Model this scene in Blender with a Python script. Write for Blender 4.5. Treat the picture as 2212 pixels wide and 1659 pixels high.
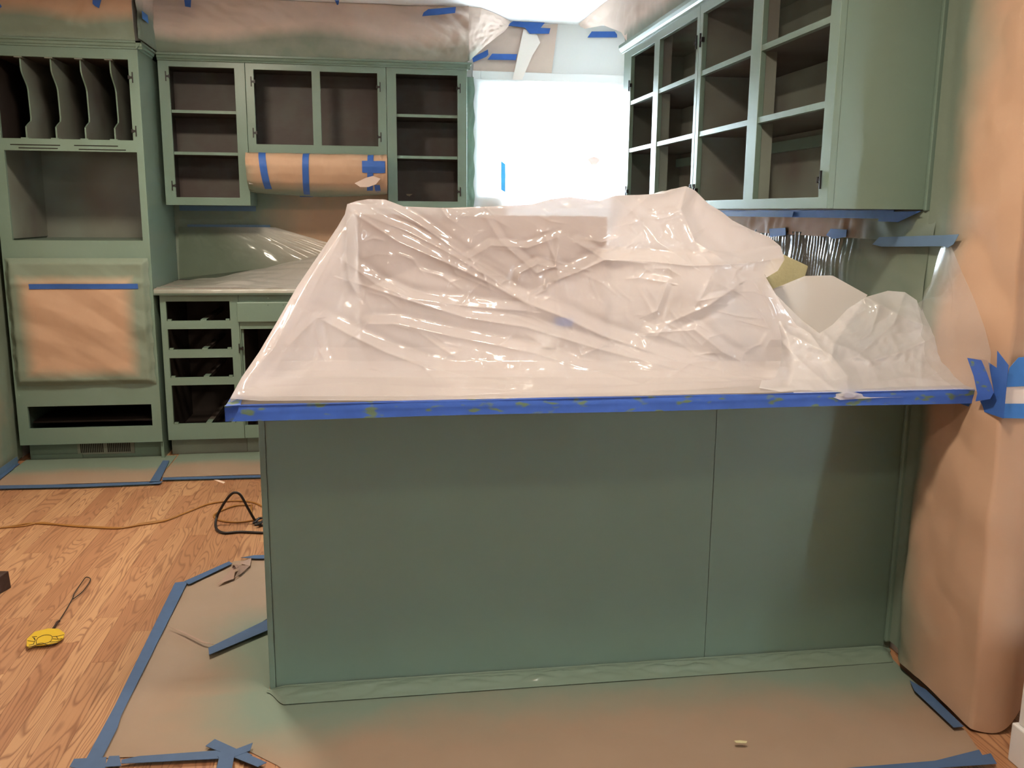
import bpy, bmesh, math, random
import numpy as np
from mathutils import Matrix, Vector
from mathutils.geometry import delaunay_2d_cdt

random.seed(7)
for o in list(bpy.data.objects):
    bpy.data.objects.remove(o)
scene = bpy.context.scene
COL = scene.collection

# ------------------------------------------------------------------ camera
CAM_H = 1.36
FPX, PITCH, YAW, ROLL = 1953.08, .18778712, .15057063, .00876461
_f = np.array([math.sin(YAW)*math.cos(PITCH), math.cos(YAW)*math.cos(PITCH), -math.sin(PITCH)])
_r0 = np.array([math.cos(YAW), -math.sin(YAW), 0.0])
_u0 = np.cross(_r0, _f)
_r = math.cos(ROLL)*_r0 + math.sin(ROLL)*_u0
_u = -math.sin(ROLL)*_r0 + math.cos(ROLL)*_u0
CAM = np.array([0, 0, CAM_H])
cam = bpy.data.cameras.new('camera')
cam.sensor_fit = 'HORIZONTAL'
cam.sensor_width = 36.0
cam.lens = FPX/2212*36.0
cam.clip_start = .02
cam_o = bpy.data.objects.new('camera', cam)
COL.objects.link(cam_o)
cam_o.matrix_world = Matrix(((_r[0], _u[0], -_f[0], 0), (_r[1], _u[1], -_f[1], 0), (_r[2], _u[2], -_f[2], CAM_H), (0, 0, 0, 1)))
scene.camera = cam_o

# ------------------------------------------------------------------ daylight, lamps, exposure
world = bpy.data.worlds.new('overcast_sky')
scene.world = world
world.use_nodes = True
bg = world.node_tree.nodes['Background']
bg.inputs[0].default_value = (.74, .89, 1.0, 1)
bg.inputs[1].default_value = 55.0

def area_light(name, loc, size, power, color, rot=(0, 0, 0)):
    l = bpy.data.lights.new(name, 'AREA')
    l.shape = 'DISK'; l.size = size; l.energy = power; l.color = color
    o = bpy.data.objects.new(name, l); COL.objects.link(o)
    o.location = loc; o.rotation_euler = rot
    return o
DINING_LAMP = (.30, .45, 2.40)
BAR_LAMP = (.45, 1.52, 2.41)
KITCHEN_LAMP = (-.85, 3.75, 2.40)
area_light('dining_lamp_light', DINING_LAMP, .22, 13, (1.0, .84, .66))
area_light('bar_lamp_light', BAR_LAMP, .20, 34, (1.0, .86, .70))
area_light('kitchen_lamp_light', KITCHEN_LAMP, .34, 44, (1.0, .86, .68))

vs = scene.view_settings
vs.view_transform = 'Standard'
vs.look = 'None'
vs.exposure = 0.0
vs.gamma = 1.0
vs.use_curve_mapping = False
try:
    scene.cycles.use_denoising = True
    scene.cycles.max_bounces = 10
    scene.cycles.diffuse_bounces = 5
    scene.cycles.transparent_max_bounces = 16
    scene.cycles.sample_clamp_indirect = 40.0
except Exception:
    pass

# ------------------------------------------------------------------ pixel rays (a pixel gives a direction, a surface gives the distance)
def ray(x, y):
    return (x-1106)*_r - (y-829.5)*_u + FPX*_f
def atY(x, y, Y):
    d = ray(x, y); return CAM + d*(Y/d[1])
def atX(x, y, X):
    d = ray(x, y); return CAM + d*(X/d[0])
def atZ(x, y, Z):
    d = ray(x, y); return CAM + d*((Z-CAM_H)/d[2])

# ------------------------------------------------------------------ materials
MATS = {}
def nmat(name):
    m = bpy.data.materials.new(name); m.use_nodes = True
    nt = m.node_tree; b = nt.nodes['Principled BSDF']
    MATS[name] = m
    return m, nt, b
def N(nt, kind, **kw):
    n = nt.nodes.new(kind)
    for k, v in kw.items():
        if k.startswith('i_'):
            n.inputs[k[2:].replace('_', ' ')].default_value = v
        else:
            setattr(n, k, v)
    return n
def rgb(c): return (c[0], c[1], c[2], 1)
def mixc(nt, fac, a, b, blend='MIX'):
    n = nt.nodes.new('ShaderNodeMix'); n.data_type = 'RGBA'; n.blend_type = blend
    for s, v in ((0, fac), (6, a), (7, b)):
        if isinstance(v, bpy.types.NodeSocket): nt.links.new(v, n.inputs[s])
        elif s == 0: n.inputs[0].default_value = v
        else: n.inputs[s].default_value = rgb(v)
    return n.outputs[2]
def ramp(nt, src, p0, p1, c0=(0, 0, 0), c1=(1, 1, 1)):
    n = nt.nodes.new('ShaderNodeValToRGB')
    n.color_ramp.elements[0].position = p0; n.color_ramp.elements[1].position = p1
    n.color_ramp.elements[0].color = rgb(c0); n.color_ramp.elements[1].color = rgb(c1)
    nt.links.new(src, n.inputs[0]); return n.outputs[0]
def noise_tex(nt, scale, detail=3, coord='Object', vec_scale=None):
    tc = nt.nodes.new('ShaderNodeTexCoord'); src = tc.outputs[coord]
    if vec_scale:
        mp = nt.nodes.new('ShaderNodeMapping'); mp.inputs['Scale'].default_value = vec_scale
        nt.links.new(src, mp.inputs[0]); src = mp.outputs[0]
    n = nt.nodes.new('ShaderNodeTexNoise'); n.inputs['Scale'].default_value = scale; n.inputs['Detail'].default_value = detail
    nt.links.new(src, n.inputs['Vector']); return n.outputs[0]
def bump(nt, b, src, strength, dist):
    n = nt.nodes.new('ShaderNodeBump'); n.inputs['Strength'].default_value = strength; n.inputs['Distance'].default_value = dist
    nt.links.new(src, n.inputs['Height']); nt.links.new(n.outputs[0], b.inputs['Normal'])

SAGE = (.170, .250, .200)
def plain(name, col, rough=.5, spec=.5, var=.0, vscale=8, bstr=0, bscale=200, bdist=.001):
    m, nt, b = nmat(name)
    b.inputs['Base Color'].default_value = rgb(col)
    b.inputs['Roughness'].default_value = rough
    b.inputs['Specular IOR Level'].default_value = spec
    if var:
        f = noise_tex(nt, vscale)
        c = mixc(nt, f, [x*(1-var) for x in col], [min(1, x*(1+var)) for x in col])
        nt.links.new(c, b.inputs['Base Color'])
    if bstr:
        bump(nt, b, noise_tex(nt, bscale, 2), bstr, bdist)
    return m
plain('sage_paint', SAGE, .34, .5, .05, 4, .10, 260, .0008)
# cabinet interiors: dark stained wood dusted with sage overspray
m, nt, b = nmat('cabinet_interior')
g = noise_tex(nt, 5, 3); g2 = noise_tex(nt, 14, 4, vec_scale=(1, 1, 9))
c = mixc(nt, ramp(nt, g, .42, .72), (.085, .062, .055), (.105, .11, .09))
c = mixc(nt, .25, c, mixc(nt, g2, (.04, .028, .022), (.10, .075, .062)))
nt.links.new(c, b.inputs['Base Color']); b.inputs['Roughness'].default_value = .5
m, nt, b = nmat('sage_interior')
c = mixc(nt, ramp(nt, noise_tex(nt, 2.5, 2), .35, .7), (.27, .31, .26), (.17, .155, .135))
nt.links.new(c, b.inputs['Base Color']); b.inputs['Roughness'].default_value = .22
bump(nt, b, noise_tex(nt, 160, 2), .25, .001)
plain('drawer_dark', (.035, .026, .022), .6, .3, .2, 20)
plain('black_metal', (.012, .011, .010), .45)
plain('black_rubber', (.012, .008, .008), .45)
plain('orange_cord', (.33, .15, .03), .45)
plain('white_paint', (.78, .77, .76), .4, .5, .02)
plain('ceiling_white', (.83, .83, .82), .8, .2)
plain('wall_white', (.72, .71, .69), .75, .2)
plain('dark_wood', (.035, .014, .008), .6, .4, .35, 30, .4, 60, .004)
plain('cardboard', (.40, .27, .21), .8, .2, .08, 6)
plain('carton_dark', (.20, .115, .085), .8, .2, .08, 6)
plain('cardboard_pale', (.62, .54, .50), .8, .2, .06, 6)
plain('tile_dark', (.06, .055, .05), .4, .4, .2, 10)
plain('foam_yellow', (.58, .54, .32), .85, .2, .12, 40, .3, 120, .003)
plain('white_board', (.80, .78, .75), .7, .3, .03)
plain('paper_white', (.86, .78, .72), .8, .2)
plain('splinter', (.85, .62, .48), .7)
plain('lamp_white', (.9, .9, .88), .4)
plain('ground', (.22, .22, .20), .9, .1)
plain('dark_gap', (.02, .018, .015), .8, .1)
plain('stone_counter', (.26, .23, .20), .75, .2, .2, 50)
plain('range_steel', (.35, .35, .34), .35)
m, nt, b = nmat('lamp_glow')
b.inputs['Base Color'].default_value = (.9, .85, .75, 1)
b.inputs['Emission Color'].default_value = (1, .82, .58, 1); b.inputs['Emission Strength'].default_value = 3.0

# painter's tape: blue crepe with sage spray on the strips that were sprayed over
def tape_mat(name, col, spray=0.0, flecks=False):
    m, nt, b = nmat(name)
    c = mixc(nt, noise_tex(nt, 30, 2), [x*.85 for x in col], [x*1.12 for x in col])
    if spray:
        c = mixc(nt, spray, c, SAGE)
    if flecks:
        f = noise_tex(nt, 26, 1, vec_scale=(1, 1, 2.6))
        c = mixc(nt, ramp(nt, f, .60, .70), c, (.13, .20, .12))
    nt.links.new(c, b.inputs['Base Color']); b.inputs['Roughness'].default_value = .55
    b.inputs['Specular IOR Level'].default_value = .3
    bump(nt, b, noise_tex(nt, 300, 1), .15, .0006)
BLUE = (.045, .135, .46)
tape_mat('tape_blue', BLUE)
tape_mat('tape_edge', (.05, .13, .50), 0, True)
tape_mat('tape_sprayed', BLUE, .55)
tape_mat('tape_floor', (.055, .11, .25), .12)
tape_mat('tape_lit', (.06, .24, .68))  # lighter copy of the blue: stronger light on these strips put into the colour

# masking paper: kraft brown, sage where the sprayer reached (vertex attribute 'spray')
def paper_mat(name, col, col2, rough=.62):
    m, nt, b = nmat(name)
    at = nt.nodes.new('ShaderNodeAttribute'); at.attribute_name = 'spray'
    base = mixc(nt, noise_tex(nt, 5, 3), col, col2)
    n = noise_tex(nt, 9, 4)
    ad = N(nt, 'ShaderNodeMath', operation='MULTIPLY_ADD'); nt.links.new(n, ad.inputs[0]); ad.inputs[1].default_value = .5
    su = N(nt, 'ShaderNodeMath', operation='SUBTRACT'); nt.links.new(at.outputs['Fac'], su.inputs[0]); su.inputs[1].default_value = .25
    nt.links.new(su.outputs[0], ad.inputs[2])
    mu = N(nt, 'ShaderNodeMath', operation='MULTIPLY', use_clamp=True); nt.links.new(ad.outputs[0], mu.inputs[0]); mu.inputs[1].default_value = 1.0
    mn = N(nt, 'ShaderNodeMath', operation='MINIMUM'); nt.links.new(mu.outputs[0], mn.inputs[0]); mn.inputs[1].default_value = .93
    mg = N(nt, 'ShaderNodeMath', operation='MULTIPLY'); nt.links.new(mn.outputs[0], mg.inputs[0])
    st = N(nt, 'ShaderNodeMath', operation='GREATER_THAN'); nt.links.new(at.outputs['Fac'], st.inputs[0]); st.inputs[1].default_value = .001
    nt.links.new(st.outputs[0], mg.inputs[1])
    c = mixc(nt, mg.outputs[0], base, (.18, .25, .198))
    nt.links.new(c, b.inputs['Base Color'])
    b.inputs['Roughness'].default_value = rough; b.inputs['Specular IOR Level'].default_value = .3
    bump(nt, b, noise_tex(nt, 60, 3), .12, .002)
paper_mat('kraft_paper', (.47, .30, .195), (.54, .36, .245))
paper_mat('kraft_soffit_lit', (.66, .53, .45), (.73, .60, .52))  # paler kraft copy for the soffit, extra light there put into the colour
paper_mat('kraft_pale', (.60, .46, .385), (.68, .54, .46))
paper_mat('floor_paper', (.30, .215, .15), (.36, .26, .185))
paper_mat('green_film', (.19, .23, .17), (.23, .28, .21), .25)

# plastic sheeting
def plastic_mat(name, col, clear, rough=.16, trans=.45, bstr=.25, bscale=22, gloss=1.0, spray=False):
    m = bpy.data.materials.new(name); m.use_nodes = True; MATS[name] = m
    nt = m.node_tree; nt.nodes.clear()
    out = nt.nodes.new('ShaderNodeOutputMaterial')
    d = nt.nodes.new('ShaderNodeBsdfDiffuse'); t = nt.nodes.new('ShaderNodeBsdfTranslucent')
    g = nt.nodes.new('ShaderNodeBsdfGlossy'); g.inputs['Roughness'].default_value = rough
    tr = nt.nodes.new('ShaderNodeBsdfTransparent')
    for n in (d, t): n.inputs['Color'].default_value = rgb(col)
    if spray:
        at = nt.nodes.new('ShaderNodeAttribute'); at.attribute_name = 'spray'
        cc = mixc(nt, at.outputs['Fac'], col, (.22, .28, .21))
        nt.links.new(cc, d.inputs['Color']); nt.links.new(cc, t.inputs['Color'])
    m1 = nt.nodes.new('ShaderNodeMixShader'); m1.inputs[0].default_value = trans
    nt.links.new(d.outputs[0], m1.inputs[1]); nt.links.new(t.outputs[0], m1.inputs[2])
    m2 = nt.nodes.new('ShaderNodeMixShader'); m2.inputs[0].default_value = clear
    nt.links.new(m1.outputs[0], m2.inputs[1]); nt.links.new(tr.outputs[0], m2.inputs[2])
    fr = nt.nodes.new('ShaderNodeFresnel'); fr.inputs['IOR'].default_value = 1.45
    mc = N(nt, 'ShaderNodeMath', operation='MINIMUM'); nt.links.new(fr.outputs[0], mc.inputs[0]); mc.inputs[1].default_value = .30
    mu = N(nt, 'ShaderNodeMath', operation='MULTIPLY', use_clamp=True); nt.links.new(mc.outputs[0], mu.inputs[0]); mu.inputs[1].default_value = gloss
    m3 = nt.nodes.new('ShaderNodeMixShader'); nt.links.new(mu.outputs[0], m3.inputs[0])
    nt.links.new(m2.outputs[0], m3.inputs[1]); nt.links.new(g.outputs[0], m3.inputs[2])
    nt.links.new(m3.outputs[0], out.inputs[0])
    bp = nt.nodes.new('ShaderNodeBump'); bp.inputs['Strength'].default_value = bstr; bp.inputs['Distance'].default_value = .006
    nt.links.new(noise_tex(nt, bscale, 2), bp.inputs['Height'])
    for n in (g, fr): nt.links.new(bp.outputs[0], n.inputs['Normal'])
plastic_mat('scrap_pink', (.82, .50, .45), .0, .6, .016, .02, 6, .2)
plastic_mat('tape_backlit', (.10, .50, .85), .0, .5, .10, .02, 6, .2)
plastic_mat('plastic_sheet', (.98, .93, .92), .53, .06, .28, .04, 4, 1.0)
plastic_mat('plastic_light_block', (.95, .90, .89), .02, .10, .22, .04, 4, 1.0)  # near-opaque copy for the unseen back drape, made to block window light
plastic_mat('plastic_white', (.98, .97, .98), .40, .07, .30, .05, 5, 1.2)
plastic_mat('plastic_clear', (.90, .88, .85), .76, .10, .45, .06, 6, .45)
plastic_mat('plastic_counter', (.86, .83, .77), .30, .12, .35, .10, 6, spray=True)
plastic_mat('film_dark', (.17, .18, .165), .08, .14, .2, .08, 10, .42, spray=True)
plastic_mat('window_film', (.97, .98, 1.0), .42, .4, .92, .05, 6, .3)

# oak strip flooring: per-plank tone, straight and cathedral grain along Y
m, nt, b = nmat('oak_plank')
oi = nt.nodes.new('ShaderNodeObjectInfo'); tc = nt.nodes.new('ShaderNodeTexCoord')
off = N(nt, 'ShaderNodeVectorMath', operation='SCALE'); off.inputs[0].default_value = (13.1, 57.3, 7.7)
nt.links.new(oi.outputs['Random'], off.inputs['Scale'])
ad = N(nt, 'ShaderNodeVectorMath', operation='ADD'); nt.links.new(tc.outputs['Object'], ad.inputs[0]); nt.links.new(off.outputs[0], ad.inputs[1])
mp = nt.nodes.new('ShaderNodeMapping'); mp.inputs['Scale'].default_value = (9, .9, 1); nt.links.new(ad.outputs[0], mp.inputs[0])
n1 = nt.nodes.new('ShaderNodeTexNoise'); n1.inputs['Scale'].default_value = 1.6; n1.inputs['Detail'].default_value = 1.0; nt.links.new(mp.outputs[0], n1.inputs['Vector'])
ml = N(nt, 'ShaderNodeMath', operation='MULTIPLY'); nt.links.new(n1.outputs[0], ml.inputs[0]); ml.inputs[1].default_value = 17
frc = N(nt, 'ShaderNodeMath', operation='PINGPONG'); nt.links.new(ml.outputs[0], frc.inputs[0]); frc.inputs[1].default_value = .5
rings = ramp(nt, frc.outputs[0], .0, .22, (1, 1, 1), (0, 0, 0))
mp2 = nt.nodes.new('ShaderNodeMapping'); mp2.inputs['Scale'].default_value = (150, 4, 1); nt.links.new(ad.outputs[0], mp2.inputs[0])
n2 = nt.nodes.new('ShaderNodeTexNoise'); n2.inputs['Scale'].default_value = 1.0; n2.inputs['Detail'].default_value = 3; nt.links.new(mp2.outputs[0], n2.inputs['Vector'])
tone = ramp(nt, oi.outputs['Random'], 0, 1, (.40, .19, .095), (.56, .32, .165))
gm = N(nt, 'ShaderNodeMath', operation='MULTIPLY'); nt.links.new(rings, gm.inputs[0]); gm.inputs[1].default_value = .9
c = mixc(nt, gm.outputs[0], tone, (.23, .095, .045))
c = mixc(nt, ramp(nt, n2.outputs[0], .55, .8), c, (.31, .14, .065))
nt.links.new(c, b.inputs['Base Color']); b.inputs['Roughness'].default_value = .32
bump(nt, b, n2.outputs[0], .06, .001)

# yellow swatter with inked line drawing (rings and rays)
m, nt, b = nmat('yellow_plastic')
b.inputs['Base Color'].default_value = (.62, .40, .02, 1); b.inputs['Roughness'].default_value = .4

# ------------------------------------------------------------------ object helpers
ROOT = {}
def tag(o, label=None, cat=None, group=None, kind=None):
    if label: o['label'] = label
    if cat: o['category'] = cat
    if group: o['group'] = group
    if kind: o['kind'] = kind
    return o
def thing(name, label, cat, loc, group=None, kind=None):
    o = bpy.data.objects.new(name, None); COL.objects.link(o)
    o.location = loc; o.empty_display_size = .1
    ROOT[o.name] = Vector(loc)
    return tag(o, label, cat, group, kind)
def finish(name, me, mats, parent=None, smooth=False, bevel=0):
    if not isinstance(mats, (list, tuple)): mats = [mats]
    for mm in mats: me.materials.append(MATS[mm])
    o = bpy.data.objects.new(name, me); COL.objects.link(o)
    if parent is not None:
        off = ROOT[parent.name]; ROOT[o.name] = off
        me.transform(Matrix.Translation(-off)); o.parent = parent
    else:
        ROOT[o.name] = Vector((0, 0, 0))
    if smooth:
        for p in me.polygons: p.use_smooth = True
    if bevel:
        bm_ = o.modifiers.new('bevel', 'BEVEL'); bm_.width = bevel; bm_.segments = 2; bm_.limit_method = 'ANGLE'
    return o
class MB:
    def __init__(s): s.v = []; s.f = []; s.mi = []
    def add(s, vs, fs, mi=0):
        k = len(s.v); s.v += [tuple(map(float, q)) for q in vs]
        for f in fs: s.f.append([i+k for i in f]); s.mi.append(mi)
        return s
    def box(s, x0, x1, y0, y1, z0, z1, mi=0):
        x0, x1 = min(x0, x1), max(x0, x1); y0, y1 = min(y0, y1), max(y0, y1); z0, z1 = min(z0, z1), max(z0, z1)
        return s.add([(x0,y0,z0),(x1,y0,z0),(x1,y1,z0),(x0,y1,z0),(x0,y0,z1),(x1,y0,z1),(x1,y1,z1),(x0,y1,z1)],
                     [(3,2,1,0),(4,5,6,7),(0,1,5,4),(1,2,6,5),(2,3,7,6),(3,0,4,7)], mi)
    def prism(s, poly, vec, mi=0):
        n = len(poly); a = [Vector(p) for p in poly]; v = Vector(vec)
        nrm = Vector((0, 0, 0))
        for i in range(n): nrm += a[i].cross(a[(i+1) % n])
        if nrm.dot(v) > 0: a.reverse()
        return s.add([tuple(p) for p in a]+[tuple(p+v) for p in a],
                     [list(range(n)), list(range(2*n-1, n-1, -1))]+[[(i+1) % n, i, n+i, n+(i+1) % n] for i in range(n)], mi)
    def tube(s, pts, r, n=8, mi=0):
        P = [Vector(p) for p in pts]; rings_ = []
        up = Vector((0, 0, 1))
        for i, p in enumerate(P):
            t = (P[min(i+1, len(P)-1)]-P[max(i-1, 0)]).normalized()
            a = t.cross(up)
            if a.length < 1e-4: a = t.cross(Vector((1, 0, 0)))
            a.normalize(); b_ = t.cross(a)
            rr = r[i] if isinstance(r, (list, tuple)) else r
            rings_.append([p+(a*math.cos(2*math.pi*k/n)+b_*math.sin(2*math.pi*k/n))*rr for k in range(n)])
        vs_ = [tuple(q) for R_ in rings_ for q in R_]; fs = []
        for i in range(len(P)-1):
            for k in range(n):
                fs.append((i*n+k, i*n+(k+1) % n, (i+1)*n+(k+1) % n, (i+1)*n+k))
        fs.append(list(range(n-1, -1, -1))); fs.append([(len(P)-1)*n+k for k in range(n)])
        return s.add(vs_, fs, mi)
    def mesh(s, name):
        me = bpy.data.meshes.new(name); me.from_pydata(s.v, [], s.f)
        me.polygons.foreach_set('material_index', s.mi); me.update(); return me
    def build(s, name, mats, parent=None, smooth=False, bevel=0):
        return finish(name, s.mesh(name), mats, parent, smooth, bevel)
def copy_to(o, parent, loc):
    c = o.copy(); COL.objects.link(c); c.parent = parent; c.location = loc; ROOT[c.name] = ROOT[o.name]
    return c
def smoothstep(a, b_, x):
    t = np.clip((np.asarray(x, float)-a)/(b_-a), 0, 1); return t*t*(3-2*t)
def polyline(pts, t):
    """resample a polyline (rows of numbers) at t in 0..1 by length"""
    P = np.array(pts, float); L = np.r_[0, np.cumsum(np.linalg.norm(np.diff(P[:, :2], axis=0), axis=1))]; L /= L[-1]
    return np.stack([np.interp(t, L, P[:, k]) for k in range(P.shape[1])], -1)
def crumple(a, b_, seed, freq, n=7):
    """sharp-creased height field, about -1..1, over coordinates a, b"""
    rs = np.random.RandomState(seed); h = np.zeros_like(a, dtype=float); tot = 0
    for i in range(n):
        th = rs.uniform(0, math.pi); k = freq*rs.uniform(.5, 1.9); ph = rs.uniform(0, 10)
        w = 1/math.sqrt(k/freq)
        q = (a*math.cos(th)+b_*math.sin(th))*k+ph+.35*np.sin((a*math.sin(th)-b_*math.cos(th))*k*1.3+ph*3)
        tri = np.abs((q % 1)-.5)*4-1
        m_ = .5+.5*np.sin((a*math.cos(th+1)+b_*math.sin(th+1))*freq*.9+ph*2)
        h += w*tri*m_; tot += w*.6
    return h/tot
def grid_mesh(name, P, spray=None):
    """P: (nv, nu, 3)"""
    nv, nu = P.shape[:2]
    me = bpy.data.meshes.new(name)
    idx = np.arange(nv*nu).reshape(nv, nu)
    F = np.stack([idx[:-1, :-1], idx[:-1, 1:], idx[1:, 1:], idx[1:, :-1]], -1).reshape(-1, 4)
    me.from_pydata(P.reshape(-1, 3).tolist(), [], F.tolist()); me.update()
    if spray is not None:
        at = me.attributes.new('spray', 'FLOAT', 'POINT'); at.data.foreach_set('value', np.asarray(spray, np.float32).reshape(-1))
    return me
def sheet(name, fn, nu, nv, mat, parent=None, spray=None):
    """fn(U,V) -> (..,3); spray(U,V,P) -> 0..1"""
    U, V = np.meshgrid(np.linspace(0, 1, nu), np.linspace(0, 1, nv))
    P = fn(U, V)
    sp = spray(U, V, P) if spray else np.zeros_like(U)
    return finish(name, grid_mesh(name, P, sp), mat, parent, smooth=True)
def flat_sheet(name, poly, step, zfn, mat, parent=None, spray=None):
    """irregular sheet on the floor from a polygon of (x,y)"""
    pts = [Vector(p[:2]) for p in poly]; n = len(pts)
    dense = []
    for i in range(n):
        a, b_ = pts[i], pts[(i+1) % n]; k = max(1, int((b_-a).length/step))
        for j in range(k): dense.append(a.lerp(b_, j/k))
    xs = [p.x for p in dense]; ys = [p.y for p in dense]
    def inside(x, y):
        c_ = False
        for i in range(n):
            a, b_ = pts[i], pts[i-1]
            if (a.y > y) != (b_.y > y) and x < (b_.x-a.x)*(y-a.y)/(b_.y-a.y)+a.x: c_ = not c_
        return c_
    nb = len(dense); allp = list(dense)
    x = min(xs)+step*.37
    while x < max(xs):
        y = min(ys)+step*.41
        while y < max(ys):
            if inside(x, y): allp.append(Vector((x+random.uniform(-.2, .2)*step, y+random.uniform(-.2, .2)*step)))
            y += step
        x += step
    r_ = delaunay_2d_cdt(allp, [(i, (i+1) % nb) for i in range(nb)], [], 1, 1e-5)
    vx = np.array([[v.x, v.y] for v in r_[0]])
    z = zfn(vx[:, 0], vx[:, 1])
    me = bpy.data.meshes.new(name); me.from_pydata(np.c_[vx, z].tolist(), [], r_[2]); me.update()
    bm_ = bmesh.new(); bm_.from_mesh(me); bmesh.ops.recalc_face_normals(bm_, faces=bm_.faces)
    if bm_.faces and sum(f.normal.z for f in bm_.faces) < 0: bmesh.ops.reverse_faces(bm_, faces=bm_.faces)
    bm_.to_mesh(me); bm_.free()
    sp = spray(vx[:, 0], vx[:, 1]) if spray else np.zeros(len(vx))
    at = me.attributes.new('spray', 'FLOAT', 'POINT'); at.data.foreach_set('value', np.asarray(sp, np.float32))
    return finish(name, me, mat, parent, smooth=True)
def tape(px, plane, val, parent, mat='tape_blue', name='tape_strip', lift=.004, th=.0012):
    """a strip of tape: polygon seen at pixels px, stuck on the plane X/Y/Z = val, facing the room"""
    fn = {'X': atX, 'Y': atY, 'Z': atZ}[plane]
    s = {'X': -1, 'Y': -1, 'Z': 1}[plane]
    ax = 'XYZ'.index(plane); v = [0, 0, 0]; v[ax] = s*th
    pts = [fn(x, y, val+s*lift) for x, y in px]
    return MB().prism(pts, v).build(name, mat, parent)

# ------------------------------------------------------------------ structure: floor
XL, XR, YB, CEIL = -1.955, 1.61, 5.72, 2.49
Y_CORNER = 2.09
sl = MB().box(-3.2, 3.4, -2.6, YB+.15, -.06, -.0135).build('floor', 'dark_gap'); tag(sl, kind='structure')
ROOT[sl.name] = Vector((0, 0, 0))
PW = .0765
rng = random.Random(11)
hid = MB(); pl_proto = {}
def plank(x, y0, y1, part):
    if part:
        L = round(y1-y0, 2)
        if L not in pl_proto:
            pl_proto[L] = MB().box(.0004, PW-.0004, 0, L-.0008, -.0125, 0).mesh('plank')
            pl_proto[L].materials.append(MATS['oak_plank'])
        o = bpy.data.objects.new('plank', pl_proto[L]); COL.objects.link(o); o.parent = sl; o.location = (x, y0, 0)
    else:
        hid.box(x+.0004, x+PW-.0004, y0, y1-.0008, -.0125, 0)
row = 0; x = -3.1
while x < 3.3:
    y = -2.5-rng.random()*.8
    while y < YB:
        L = rng.choice([.45, .6, .75, .9, 1.05, 1.2, 1.4])
        vis = (-2.02 < x < -.26 and 1.7 < y+L and y < 5.0) or (1.38 < x < 1.95 and 1.4 < y+L and y < 2.2)
        plank(x, y, y+L, vis); y += L
    x += PW
h = hid.build('plank_field', 'oak_plank', sl); tag(h, kind='stuff')

# ------------------------------------------------------------------ structure: walls, ceiling, soffits
def struct(name, mb, mat, parent=None):
    return tag(mb.build(name, mat, parent), kind='structure')
WX0, WX1, WZ0, WZ1 = .655, 1.56, 1.10, 2.13
wb = MB()
wb.box(-3.2, WX0, YB, YB+.14, -.05, CEIL+.1).box(WX1, XR+.2, YB, YB+.14, -.05, CEIL+.1)
wb.box(WX0, WX1, YB, YB+.14, -.05, WZ0).box(WX0, WX1, YB, YB+.14, WZ1, CEIL+.1)
struct('wall_back', wb, 'wall_white')
struct('ceiling', MB().box(-3.2, 3.4, -2.6, YB+.14, CEIL, CEIL+.1), 'ceiling_white')
struct('wall_left', MB().box(XL-.12, XL, 3.1, YB, -.05, CEIL).box(-3.2, XL-.12, 3.0, 3.1, -.05, CEIL).box(-3.2, -3.1, -2.6, 3.0, -.05, CEIL), 'wall_white')
struct('wall_right', MB().box(XR, XR+.14, Y_CORNER+.02, YB, -.05, CEIL).box(XR, 3.4, Y_CORNER, Y_CORNER+.12, -.05, CEIL).box(3.3, 3.4, -2.6, -1.48, -.05, CEIL).box(3.3, 3.4, -1.02, Y_CORNER, -.05, CEIL).box(3.3, 3.4, -1.48, -1.02, 2.06, CEIL), 'wall_white')
struct('ground', MB().box(-30, 34, -30, 40, -.5, -.4), 'ground')
struct('wall_front', MB().box(-3.2, 3.4, -2.7, -2.6, -.05, CEIL), 'wall_white')
struct('trim_1', MB().box(-1.15, .53, 5.415, YB, 2.2, CEIL), 'wall_white')          # soffit boxes over the cabinets
struct('trim_2', MB().box(-1.93, -1.19, 5.09, YB, 2.2, CEIL), 'wall_white')
struct('trim_3', MB().box(1.31, XR, 2.50, 4.70, 2.2, CEIL), 'wall_white')
# glazed patio door in the dining-side wall, behind and right of the camera
d1 = thing('door_1', None, None, (3.35, -1.25, 0), kind='structure')
fr = MB().box(3.32, 3.38, -1.48, -1.43, 0, 2.06).box(3.32, 3.38, -1.07, -1.02, 0, 2.06).box(3.32, 3.38, -1.43, -1.07, 0, .20).box(3.32, 3.38, -1.43, -1.07, 1.96, 2.06).box(3.325, 3.375, -1.43, -1.07, .95, 1.05)
fr.build('door_frame', 'white_paint', d1)
DOOR_PANES = [(.20, .95), (1.05, 1.96)]
# window
w = thing('window_1', None, None, (1.1, YB, WZ0), kind='structure')
fr = MB()
fr.box(WX0, WX0+.05, YB+.03, YB+.09, WZ0, WZ1).box(WX1-.05, WX1, YB+.03, YB+.09, WZ0, WZ1)
fr.box(WX0+.05, WX1-.05, YB+.03, YB+.09, WZ0, WZ0+.06).box(WX0+.05, WX1-.05, YB+.03, YB+.09, WZ1-.05, WZ1)
fr.box(WX0+.05, WX1-.05, YB+.035, YB+.085, 1.57, 1.61).build('window_frame', 'white_paint', w, bevel=.003)
m = bpy.data.materials.new('window_glass'); m.use_nodes = True; MATS['window_glass'] = m
nt = m.node_tree; nt.nodes.clear(); out = nt.nodes.new('ShaderNodeOutputMaterial')
t1 = nt.nodes.new('ShaderNodeBsdfTransparent'); g1 = nt.nodes.new('ShaderNodeBsdfGlossy'); g1.inputs['Roughness'].default_value = .02
mx = nt.nodes.new('ShaderNodeMixShader'); mx.inputs[0].default_value = .06
nt.links.new(t1.outputs[0], mx.inputs[1]); nt.links.new(g1.outputs[0], mx.inputs[2]); nt.links.new(mx.outputs[0], out.inputs[0])
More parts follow.
